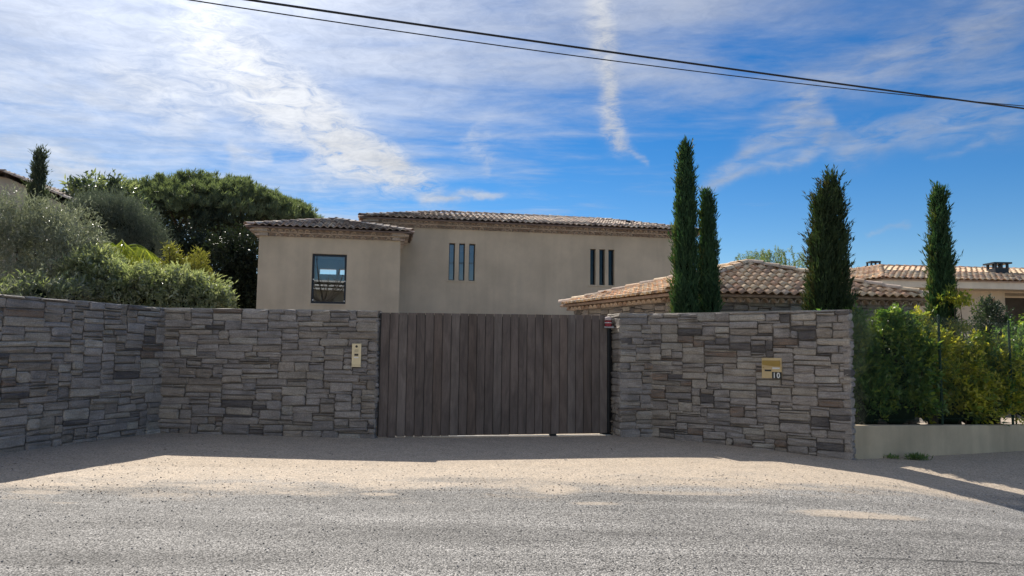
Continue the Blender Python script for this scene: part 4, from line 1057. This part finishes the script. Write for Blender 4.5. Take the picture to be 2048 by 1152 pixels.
CYP = [leaf_mat('cypress_green', [(.022, .060, .030), (.040, .090, .042), (.064, .118, .052)], .25, .6, .25), leaf_mat('cypress_sunlit_olive', [(.065, .095, .036), (.10, .128, .046), (.14, .158, .06)], .28, .6, .25)]
CYP2 = [leaf_mat('cypress_dark_green', [(.026, .050, .026), (.042, .072, .032), (.060, .085, .036)], .2, .6, .25), leaf_mat('cypress_bronze', [(.070, .076, .034), (.095, .094, .042), (.12, .11, .055)], .2, .6, .25)]
CYPG = [leaf_mat('cypress_grey', [(.050, .070, .048), (.075, .095, .062), (.095, .115, .075)], .25, .6, .25)]
def cypress(label, x, y, z0, ztop, r, tips=((0, 0, 1.0),), mats=CYP, lean=0.0, n_pl=1500, ragged=1.0, side=0.16, olive=-1):
    t = thing('cypress', label, 'cypress tree', (x, y, z0), 'slender cypress trees')
    h = ztop-z0; mb = MB(); mb.tube([Vector((x, y, z0-.1)), Vector((x, y, z0+h*.8))], [r*.22, .02], 8); mb.build('trunk', BARK, t)
    def R(f):
        return r*(np.interp(f, [0, .05, .18, .45, .7, .86, .95, 1.0], [.92, 1.0, 1.0, .90, .74, .52, .32, .08]))
    Cs, Ds, Ls, Ws, Ms = [], [], [], [], []
    lob = [(random.random()*6.28, random.uniform(.05, .95), random.uniform(.07, .2)*ragged) for _ in range(26)]
    for (tx, ty, th) in tips:
        m_ = int(n_pl*(1 if len(tips) == 1 else .62)); f = rng.random(m_)**0.88*th; an = rng.random(m_)*2*np.pi
        rr = R(f/th)*(1 if len(tips) == 1 else .76)
        for (la, lf, lv) in lob:
            da = np.angle(np.exp(1j*(an-la))); rr = rr*(1+lv*np.exp(-(da/.5)**2-((f-lf)/.07)**2))
        rr = rr*(0.62+.38*rng.random(m_)**.5)
        lx = lean*f*h
        base = np.stack([x+tx+lx+rr*np.cos(an), y+ty+rr*np.sin(an), z0+f*h], 1)
        out = np.stack([np.cos(an), np.sin(an), np.zeros(m_)], 1)
        dirp = unit(out*(side*(.4+rng.random((m_, 1))))+np.array([0, 0, 1.0])+rng.normal(size=(m_, 3))*.16*ragged)
        pl = (.16+.20*rng.random(m_))*(0.75+.25*ragged)
        k = 15
        s = np.tile(np.linspace(0, 1, k), (m_, 1))
        P = base[:, None, :]+dirp[:, None, :]*(pl[:, None]*s)[:, :, None]+rng.normal(size=(m_, k, 3))*.012
        lf_d = unit((dirp[:, None, :]*1.3+rng.normal(size=(m_, k, 3))*.34).reshape(-1, 3))
        Cs.append(P.reshape(-1, 3)); Ds.append(lf_d); q = m_*k
        Ls.append(.075+.075*rng.random(q)); Ws.append(.016+.012*rng.random(q))
        # sunlit side painted in: lighter leaf colour where plumes face the sun
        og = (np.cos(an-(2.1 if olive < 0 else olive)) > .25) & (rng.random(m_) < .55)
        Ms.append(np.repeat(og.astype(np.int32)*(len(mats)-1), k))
    C_, D_, L_, W_, M_ = map(np.concatenate, (Cs, Ds, Ls, Ws, Ms))
    V = leaves_np(C_, D_, L_, W_)
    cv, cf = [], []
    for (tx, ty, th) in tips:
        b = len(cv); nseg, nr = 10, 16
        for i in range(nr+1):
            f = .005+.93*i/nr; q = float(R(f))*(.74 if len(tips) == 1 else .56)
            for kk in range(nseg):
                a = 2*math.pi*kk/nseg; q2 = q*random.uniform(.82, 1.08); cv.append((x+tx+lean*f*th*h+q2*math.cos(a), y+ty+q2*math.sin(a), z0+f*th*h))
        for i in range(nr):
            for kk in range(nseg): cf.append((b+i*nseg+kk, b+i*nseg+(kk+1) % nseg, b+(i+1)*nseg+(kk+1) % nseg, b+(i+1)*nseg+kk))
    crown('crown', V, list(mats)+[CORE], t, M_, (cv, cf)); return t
cypress('tallest cypress, left one of the pair beside the villa', 3.56, 14.98, 0, 5.76, .232, n_pl=1900, lean=.004)
cypress('shorter cypress, right one of the pair beside the villa', 4.09, 15.02, 0, 4.70, .172, n_pl=1500, lean=-.012)
cypress('bushy ragged bronze tinged cypress behind the letterbox wall', 6.19, 14.2, -.1, 4.92, .36, tips=((-.12, 0, .92), (.10, .03, 1.0)), mats=CYP2, n_pl=2300, ragged=1.5, side=.28)
cypress('dark cypress right of the outbuilding roof above the hedge', 8.98, 15.3, -.2, 4.94, .222, n_pl=1700, ragged=1.2, lean=.012)
cypress('small grey green cypress at the far left by the grey house', at(62, 500, 19).x, 19, .1, at(70, 318, 19).z, .23, mats=CYPG, n_pl=1300, ragged=1.3, lean=.010)

def shrub(name, label, cat, blobs, mats, n_tw, per, L, W, group=None, stems=True, upb=.35, ground=0.0, weights=None, fold=.25, core=True, hollow=.35, spread=.11):
    """blobs: (x, y, z, rx, ry, rz) ellipsoids that make up the plant"""
    b0 = blobs[0]; t = thing(name, label, cat, (b0[0], b0[1], ground), group)
    vol = np.array([b[3]*b[5] for b in blobs]); pick = rng.choice(len(blobs), n_tw, p=vol/vol.sum())
    B_ = np.array(blobs)[pick]; d = unit(rng.normal(size=(n_tw, 3))); d[:, 2] = np.where(d[:, 2] < -.3, -d[:, 2]*.6, d[:, 2]); d = unit(d)
    q = (hollow+(1.06-hollow)*rng.random(n_tw)**.55)[:, None]
    lump = 1+.16*np.sin(d[:, :1]*7+B_[:, :1]*9)*np.cos(d[:, 2:3]*8+B_[:, 1:2]*5)
    c = B_[:, :3]+d*B_[:, 3:6]*q*lump
    keep = c[:, 2] > ground+.05; c, d = c[keep], d[keep]; m_ = len(c)
    tw = unit(d+np.array([0, 0, upb])+rng.normal(size=(m_, 3))*.35)
    s = rng.random((m_, per))
    C_ = c[:, None, :]+tw[:, None, :]*(s*spread*1.5-spread*.3)[:, :, None]+rng.normal(size=(m_, per, 3))*spread*.28
    D_ = unit((tw[:, None, :]*.8+rng.normal(size=(m_, per, 3))*.75).reshape(-1, 3))
    N = m_*per; V = leaves_np(C_.reshape(-1, 3), D_, L*(.6+.8*rng.random(N)), W*(.6+.8*rng.random(N)), fold=fold)
    nm = len(mats); w_ = np.array(weights or [1]*nm, float); mi = np.repeat(rng.choice(nm, m_, p=w_/w_.sum()), per)
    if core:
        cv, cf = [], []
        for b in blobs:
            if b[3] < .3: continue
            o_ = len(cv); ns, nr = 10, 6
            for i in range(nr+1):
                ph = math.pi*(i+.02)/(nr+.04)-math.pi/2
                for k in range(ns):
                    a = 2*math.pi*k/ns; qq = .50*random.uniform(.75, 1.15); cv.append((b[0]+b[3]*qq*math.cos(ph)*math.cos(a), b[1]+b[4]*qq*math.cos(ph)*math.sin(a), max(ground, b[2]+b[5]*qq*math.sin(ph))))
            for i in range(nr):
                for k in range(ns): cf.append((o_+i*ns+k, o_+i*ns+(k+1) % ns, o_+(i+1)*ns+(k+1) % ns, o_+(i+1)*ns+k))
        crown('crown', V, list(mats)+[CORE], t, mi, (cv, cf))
    else: crown('crown', V, mats, t, mi)
    if stems:
        mb = MB()
        for b in blobs:
            for k in range(3):
                e = Vector((b[0]+random.uniform(-.6, .6)*b[3], b[1]+random.uniform(-.6, .6)*b[4], b[2]+b[5]*random.uniform(0, .7)))
                s0 = Vector((b0[0]+random.uniform(-.15, .15), b0[1]+random.uniform(-.1, .1), ground-.1)); md = (s0+e)/2+Vector((random.uniform(-.15, .15), random.uniform(-.1, .1), .1))
                mb.tube([s0, md, e], [.022, .015, .006], 5)
        mb.build('trunk', BARK, t)
    return t
# hedge behind the wire fence
H1 = leaf_mat('hedge_deep_green', [(.055, .115, .036), (.095, .180, .055), (.18, .27, .09)], .46, .30, .7)
H2 = leaf_mat('hedge_yellow_green', [(.26, .27, .045), (.40, .375, .06), (.55, .49, .10)], .50, .34, .6)
H3 = leaf_mat('hedge_mid_green', [(.12, .18, .042), (.20, .26, .06), (.29, .34, .09)], .48, .32, .65)
def kp(s, d): p = K0+KU*s-KN*d; return p.x, p.y
def hb(s, d, zc, rs, rd, rz): x, y = kp(s+.18, d); return (x, y, zc, rs, rd, rz)
shrub('hedge_shrub', 'dark green hedge shrub next to the end of the stone wall', 'shrub', [hb(.95, .95, .95, .62, .42, 1.25), hb(.75, 1.0, 1.6, .50, .36, .70), hb(1.1, .6, .7, .45, .40, .7), hb(.55, .95, 2.15, .14, .14, .22), hb(1.15, .9, 2.2, .16, .14, .25)], [H1, H3], 820, 12, .105, .048, 'hedge shrubs behind the wire fence', weights=[.8, .2], ground=0)
shrub('hedge_shrub', 'taller green hedge shrub just left of the green fence post', 'shrub', [hb(1.85, .62, 1.0, .84, .42, 1.25), hb(1.85, .62, 1.85, .45, .36, .58), hb(1.7, .52, .6, .8, .40, .6), hb(1.65, .6, 2.28, .14, .14, .20), hb(2.1, .6, 2.18, .13, .14, .24), hb(2.35, .6, 1.5, .2, .2, .5)], [H1, H3], 880, 12, .105, .048, 'hedge shrubs behind the wire fence', weights=[.65, .35], ground=0)
shrub('hedge_shrub', 'yellow green hedge shrub just right of the green fence post', 'shrub', [hb(3.25, .62, .85, .98, .45, 1.08), hb(2.85, .6, 1.45, .35, .34, .80), hb(3.5, .52, .6, .9, .42, .7), hb(2.75, .6, 2.25, .12, .12, .22), hb(3.6, .6, 1.85, .2, .2, .2), hb(3.95, .6, 1.75, .15, .15, .25)], [H2, H3], 950, 12, .100, .046, 'hedge shrubs behind the wire fence', weights=[.58, .42], ground=-.1)
shrub('hedge_shrub', 'yellow and green hedge shrub at the right edge of the picture', 'shrub', [hb(4.75, .62, .78, 1.05, .45, 1.12), hb(5.2, .6, 1.2, .5, .40, .70), hb(4.6, .52, .5, .9, .42, .7), hb(4.5, .6, 1.8, .18, .18, .25), hb(5.4, .6, 1.8, .2, .2, .35)], [H2, H3, H1], 950, 12, .100, .046, 'hedge shrubs behind the wire fence', weights=[.4, .4, .2], ground=-.15)
shrub('hedge_shrub', 'green hedge shrub farthest right along the fence', 'shrub', [hb(6.5, .62, .95, 1.0, .45, 1.25), hb(7.6, .6, 1.0, .9, .40, 1.1)], [H1, H3], 850, 12, .10, .046, 'hedge shrubs behind the wire fence', ground=-.2)
q = at(1912, 612, 15.0)
shrub('young_tree', 'slender young tree with a small yellow green tuft beside the dark cypress', 'tree', [(q.x, 15.0, q.z, .24, .22, .30), (q.x-.02, 15.0, q.z-.55, .16, .16, .25)], [H2, H3], 90, 12, .085, .036, ground=-.2, core=False)
BG = leaf_mat('blue_grey_leaf', [(.040, .065, .045), (.062, .090, .064), (.095, .125, .09)], .22, .45, .4)
q = at(1985, 640, 17.5)
shrub('garden_shrub', 'blue grey pointed shrub before the beige house wall', 'shrub', [(q.x, 17.5, q.z-.5, .42, .4, .80), (q.x-.05, 17.5, q.z+.15, .2, .2, .30)], [BG], 330, 13, .075, .032, ground=-.3)
q = at(2052, 620, 17.0)
shrub('garden_shrub', 'dense dark green shrub at the right edge beyond the fence', 'shrub', [(q.x+.25, 17.0, q.z-1.15, .75, .6, 1.0), (q.x+.35, 17.0, q.z-.30, .30, .35, .40)], [H1, H3], 520, 14, .075, .032, ground=-.3)

# left garden
EL = leaf_mat('oleander_leaf', [(.13, .16, .10), (.19, .22, .145), (.26, .285, .20)], .40, .30, .9)
EL2 = leaf_mat('oleander_light', [(.20, .225, .15), (.28, .30, .21), (.38, .395, .30)], .40, .28, 1.0)
OL = leaf_mat('olive_leaf', [(.15, .17, .13), (.21, .23, .18), (.30, .315, .255)], .30, .42, .5, (1.3, 1.35, .9))
FE = leaf_mat('feathery_grey', [(.085, .105, .085), (.115, .135, .108), (.15, .17, .135)], .30, .6, .2, (1.2, 1.3, 1.0))
GO = leaf_mat('golden_leaf', [(.16, .17, .04), (.23, .22, .06), (.30, .27, .09)], .34, .5, .3)
DK = leaf_mat('oak_dark', [(.016, .026, .016), (.026, .038, .022), (.040, .055, .032)], .15, .55, .35)
def pt(px, py, Y): p = at(px, py, Y); return p.x, p.y, p.z
def pb(px, py, Y, rx, ry, rz): x, y, z = pt(px, py, Y); return (x, y, z, rx, ry, rz)
shrub('garden_shrub', 'glossy grey green shrub above the stone wall, rightmost and lowest', 'shrub', [pb(400, 598, 14.9, .55, .5, .46), pb(365, 592, 14.8, .5, .5, .5), pb(438, 612, 14.9, .26, .4, .26), pb(385, 650, 14.8, .7, .5, .6)], [EL, EL2], 760, 11, .105, .036, 'glossy shrubs above the left wall', weights=[.35, .65])
shrub('garden_shrub', 'glossy grey green shrub above the stone wall in front of the palm', 'shrub', [pb(290, 582, 15.0, .85, .6, .46), pb(330, 590, 14.9, .5, .5, .5), pb(240, 590, 14.9, .5, .5, .6), pb(290, 630, 14.9, .9, .5, .8)], [EL, EL2], 1050, 11, .105, .036, 'glossy shrubs above the left wall')
shrub('garden_shrub', 'tall glossy shrub with shiny leaves right of the olive tree', 'shrub', [pb(185, 560, 15.1, .58, .6, .60), pb(200, 545, 15.3, .40, .5, .42), pb(170, 590, 15.0, .6, .5, .6), pb(190, 630, 15.0, .8, .5, .8)], [EL, EL2], 950, 11, .105, .036, 'glossy shrubs above the left wall')
shrub('garden_shrub', 'dark low shrub along the wall top under the olive branches', 'shrub', [pb(60, 600, 13.6, .7, .5, .45), pb(130, 605, 14.1, .6, .5, .42), pb(0, 610, 13.0, .6, .5, .4)], [EL, OL], 480, 11, .09, .028, 'glossy shrubs above the left wall')
ot = shrub('olive_tree', 'grey green olive tree with fine leaves at the far left', 'tree', [pb(60, 500, 15.6, 1.15, .9, .75), pb(120, 470, 15.8, .75, .8, .62), pb(20, 445, 15.8, .9, .8, .55), pb(160, 520, 15.5, .6, .7, .6), pb(-40, 520, 15.4, 1.1, .9, .9), pb(110, 560, 15.2, .8, .7, .5), pb(30, 570, 14.8, .9, .7, .4)], [OL], 1900, 16, .095, .020, hollow=.15, core=False, spread=.20, stems=False)
mb = MB(); b_ = Vector(pt(60, 690, 15.6)); b_.z = -.1
for (px, py, rr) in ((30, 470, .05), (110, 480, .045), (-30, 500, .05), (150, 540, .035), (10, 560, .05), (70, 430, .03)):
    e = Vector(pt(px, py, 15.6)); md = b_*.45+e*.55+Vector((.12, 0, -.15)); mb.tube([b_, b_+Z_*1.5+Vector((.05, 0, 0)), md, e], [.14, .10, rr*1.3, rr*.3], 8)
mb.build('trunk', BARK, ot)
shrub('feathery_tree', 'feathery grey green tree sloping down to the right behind the palm', 'tree', [pb(215, 430, 20, .85, .8, .55), pb(255, 460, 20, .75, .8, .6), pb(285, 500, 20, .62, .8, .75), pb(240, 520, 20, .9, .8, .8), pb(190, 440, 20.3, .7, .7, .5)], [FE], 2000, 16, .15, .010, hollow=.25, upb=1.6, spread=.18)
for (px, pyt, wd, lab) in ((347, 502, .36, 'taller golden bushy conifer above the glossy shrubs, left of two'), (398, 508, .27, 'narrower golden bushy conifer above the glossy shrubs, right of two')):
    x, y, z = pt(px, pyt, 17); bl = [(x, y, z-.22, wd*.35, .2, .24), (x, y, z-.55, wd*.7, .35, .32), (x+.05, y, z-.95, wd, .4, .45), (x-.05, y, z-1.6, wd*1.1, .45, .8)]
    if px == 347: bl += [(x+.30, y, z-.42, .13, .15, .26), (x-.05, y, z-.05, .10, .1, .14)]
    shrub('golden_conifer', lab, 'conifer', bl, [GO], 520, 13, .085, .022, 'golden conifers', upb=1.0)
shrub('loquat_tree', 'tree with large shiny leaves at the left end of the umbrella pine', 'tree', [pb(205, 400, 26, 1.1, 1, .75), pb(180, 430, 26, .9, 1, .9), pb(235, 440, 26, 1.0, 1, .9), pb(215, 500, 26, 1.3, 1, 1.2)], [EL, BG], 700, 9, .22, .075, hollow=.25, spread=.25)
# dark trees below the pine
def oak(label, blobs, n):
    return shrub('evergreen_oak', label, 'tree', blobs, [DK], n, 12, .15, .085, 'dark evergreen trees below the pine', hollow=.3, spread=.30)
oak('dark evergreen tree under the middle of the umbrella pine', [pb(360, 520, 33, 1.7, 1.5, 1.4), pb(400, 560, 33, 1.8, 1.5, 1.8), pb(330, 580, 33, 1.8, 1.5, 1.8), pb(370, 650, 33, 2.4, 1.6, 2.2)], 1500)
oak('dark evergreen tree close against the left side of the villa', [pb(475, 510, 31, 1.0, 1.2, 1.2), pb(490, 560, 31, 1.1, 1.2, 1.3), pb(455, 600, 31, 1.4, 1.4, 1.6), pb(500, 610, 31, 1.2, 1.2, 1.4)], 1000)
oak('dark evergreen tree at the left under the umbrella pine', [pb(310, 480, 35, 1.3, 1.3, 1.2), pb(290, 540, 35, 1.7, 1.5, 1.6), pb(430, 500, 36, 1.8, 1.4, 1.0), pb(300, 640, 35, 2.2, 1.6, 2.4)], 1100)

# weeping palm
def frond(mb_pts, C_, D_, L_, W_, base, az, length, rise, droop, nl, ll):
    p = Vector(base); pts = [p.copy()]
    d = Vector((math.cos(az)*.6, math.sin(az)*.6, rise)).normalized()
    n = 14
    for i in range(n):
        d = (d+Vector((math.cos(az)*.05, math.sin(az)*.05, -droop/n*2.0))).normalized(); p = p+d*(length/n); pts.append(p.copy())
    for i in range(nl):
        t = .15+.85*i/nl; k = min(n-1, int(t*n)); q = pts[k]+(pts[k+1]-pts[k])*(t*n-k); tg = (pts[k+1]-pts[k]).normalized(); sd = tg.cross(Z_).normalized()
        for s in (-1, 1):
            C_.append(tuple(q)); D_.append(tuple(sd*s*.55+tg*.35+Vector((0, 0, -.75))+Vector((random.gauss(0, .08), random.gauss(0, .08), random.gauss(0, .08)))))
            L_.append(ll*(1-.55*abs(t-.45))*random.uniform(.85, 1.15)); W_.append(.024)
    return pts
def palm(label, x, y, z0, zc, nf, length, droop, ll, mat, az0=0):
    t = thing('palm_tree', label, 'palm', (x, y, z0)); mb = MB(); mb.tube([Vector((x, y, z0-.1)), Vector((x, y, zc))], [.16, .11], 10); mb.build('trunk', BARK, t)
    C_, D_, L_, W_ = [], [], [], []
    mr = MB()
    for i in range(nf):
        pts = frond(None, C_, D_, L_, W_, (x, y, zc), az0+6.283*i/nf+random.uniform(-.2, .2), length*random.uniform(.85, 1.1), random.uniform(.7, 1.6), droop*random.uniform(.85, 1.15), 34, ll)
        mr.tube(pts, [.018]*8+[.010]*7, 5)
    mr.build('frond_stalks', mat, t)['kind'] = 'stuff'
    V = leaves_np(np.array(C_), np.array(D_), np.array(L_), np.array(W_), fold=.1, tw=.4); crown('crown', V, mat, t)
PL = leaf_mat('palm_lime', [(.20, .25, .04), (.30, .34, .06), (.42, .43, .11)], .45, .4, .5)
PG = leaf_mat('palm_green', [(.05, .075, .03), (.08, .11, .045), (.11, .14, .06)], .3, .4, .5)
x, y, z = pt(238, 505, 17); palm('lime green palm with drooping fronds above the glossy shrubs', x, y, 0, z-.05, 11, 1.15, 1.05, .50, PL, .1)
x, y, z = pt(2003, 552, 38); palm('distant palm crown just behind the right chimney', x, y, 0, z, 12, 1.1, .8, .30, PG, .3)

# umbrella pine
def pine():
    Y = 40.0; cx, cy, cz = at(416, 462, Y).x, Y, at(416, 462, Y).z
    t = thing('umbrella_pine', 'broad umbrella pine with flat domed crown behind the villa', 'tree', (cx+.6, cy, 0))
    RX, RY, RZ = 6.3, 5.5, (at(402, 352, Y).z-cz)*.86
    PN = leaf_mat('pine_needles_sunlit', [(.095, .125, .080), (.130, .162, .105), (.175, .205, .138)], .36, .5, .3)
    PD = leaf_mat('pine_needles_shaded', [(.034, .048, .034), (.048, .066, .044), (.064, .084, .056)], .2, .5, .3)  # light put into the needle colours: sunlit top clusters, shaded ones below
    C_, D_, mi = [], [], []
    nc = 900
    cl = []
    for i in range(nc):
        a = random.random()*6.283; q = math.sqrt(random.random())
        prof = (1-q**2.1)**.72; lumps = .93+.07*math.sin(a*5+q*9)+.05*math.sin(a*11+q*17)
        u, v = RX*q*math.cos(a), RY*q*math.sin(a)
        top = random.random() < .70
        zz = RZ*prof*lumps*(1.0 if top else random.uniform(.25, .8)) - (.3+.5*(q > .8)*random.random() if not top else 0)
        cl.append((Vector((cx+u, cy+v, cz+zz)), top))
    for p, top in cl:
        nt_ = 7
        for k in range(nt_):
            o_ = rng.normal(size=3)*np.array([.24, .24, .13]); c = np.array(p)+o_
            m_ = 26; d = unit(rng.normal(size=(m_, 3))*.50+np.array([o_[0]*.6, o_[1]*.6, .85]))
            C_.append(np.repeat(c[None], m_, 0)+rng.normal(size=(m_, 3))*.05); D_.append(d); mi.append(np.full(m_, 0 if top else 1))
    C_, D_, mi = np.concatenate(C_), np.concatenate(D_), np.concatenate(mi); N = len(C_)
    V = leaves_np(C_, D_, .20+.14*rng.random(N), .030+.014*rng.random(N), fold=.1, tw=1.0)
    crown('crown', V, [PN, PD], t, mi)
    mb = MB(); b = Vector((cx+.6, cy, -.2)); fork = Vector((cx+.4, cy, cz-3.6)); mb.tube([b, (b+fork)/2+Vector((.25, 0, 0)), fork], [.42, .36, .30], 12); mb.build('trunk', BARK, t)
    for i in range(15):
        a = 6.283*i/15+random.uniform(-.15, .15); q = random.uniform(.45, .85); e = Vector((cx+RX*q*math.cos(a), cy+RY*q*math.sin(a), cz+RZ*random.uniform(.05, .45)))
        st = fork+Vector((0, 0, random.uniform(-.6, .5))); md = st*.5+e*.5+Vector((0, 0, -.45+random.uniform(-.2, .2)))
        mb = MB(); mb.tube([st, st*.75+md*.25+Z_*-.05, md, md*.5+e*.5+Z_*.05, e], [.17, .15, .11, .075, .03], 8)
        for k in range(4):
            tt = random.uniform(.45, .95); p = md*(1-tt)+e*tt; e2 = p+Vector((random.uniform(-1, 1), random.uniform(-1, 1), random.uniform(.6, 1.3))); mb.tube([p, (p+e2)/2+Vector((.1, 0, .1)), e2], [.055, .04, .015], 6)
        mb.build('limb', BARK, t)
pine()

# weeping pepper tree behind the outbuilding
def pepper():
    x, y, z = pt(1532, 520, 29); t = thing('pepper_tree', 'pale green weeping tree rising behind the outbuilding roof', 'tree', (x, y, 0))
    PP = leaf_mat('pepper_leaf', [(.11, .15, .065), (.16, .205, .095), (.22, .26, .13)], .4, .45, .4)
    C_, D_ = [], []
    mb = MB(); mb.tube([Vector((x, y, -.1)), Vector((x+.1, y, 2)), Vector((x, y, 4.2))], [.2, .15, .06], 8); mb.build('trunk', BARK, t)
    for (dx, dz, n, r) in ((0.25, .42, 60, .62), (-.55, .22, 45, .55), (.95, .08, 45, .6), (-1.05, -.15, 35, .5), (1.45, -.25, 30, .45), (0, -.6, 60, 1.3)):
        for i in range(n):
            p = np.array([x+dx+random.gauss(0, r*.5), y+random.gauss(0, .6), z+dz-abs(random.gauss(0, .22))]); d = np.array([random.gauss(0, .5), random.gauss(0, .5), .35])
            k = 26
            for j in range(k):
                p = p+d*.035; d = d*.93+np.array([0, 0, -.085]); C_.append(p.copy()); D_.append(d/np.linalg.norm(d)+rng.normal(size=3)*.45)
    C_, D_ = np.array(C_), np.array(D_); N = len(C_); V = leaves_np(C_, D_, .10+.07*rng.random(N), .018+.01*rng.random(N), tw=.8); crown('crown', V, PP, t)
pepper()

# weed at the foot of the low wall
def weed():
    p = K0+KU*1.15+KN*.22; z0 = gz(p.x, p.y); t = thing('weed_tuft', 'low dark green weed at the foot of the ochre wall', 'weed', (p.x, p.y, z0))
    for (dx, n, r, h) in ((.12, 300, .13, .08), (-.30, 70, .08, .07)):
        C_ = np.stack([p.x+dx+rng.normal(size=n)*r*.7, p.y+rng.normal(size=n)*.06, z0+abs(rng.normal(size=n))*h*.35], 1)
        D_ = rng.normal(size=(n, 3))*.6+np.array([0, 0, .6]); V = leaves_np(C_, D_, .05+.06*rng.random(n), .012+.008*rng.random(n)); crown('leaves', V, H1, t)
weed()

# what is too small or too many to pick apart stays one joined part per wall or roof
def merge_stuff():
    groups = {}
    for o in bpy.data.objects:
        if o.parent is not None and o.get('kind') == 'stuff' and o.name.split('.')[0] in ('stonework', 'roof_tiling'):
            groups.setdefault((o.parent.name, o.name.split('.')[0]), []).append(o)
    for (pn, nm), obs in groups.items():
        if len(obs) < 2: continue
        vs, fs, mi = [], [], []
        for o in obs:
            b = len(vs); me = o.data
            vs += [o.location+v.co for v in me.vertices]; fs += [tuple(i+b for i in p.vertices) for p in me.polygons]; mi += [p.material_index for p in me.polygons]
        mats = list(obs[0].data.materials); par = obs[0].parent
        for o in obs: bpy.data.objects.remove(o)
        me = bpy.data.meshes.new(nm); me.from_pydata([tuple(v) for v in vs], [], fs)
        for m in mats: me.materials.append(m)
        me.polygons.foreach_set('material_index', np.array(mi, np.int32)); me.update()
        o = bpy.data.objects.new(nm, me); link(o, par); o['kind'] = 'stuff'
merge_stuff()
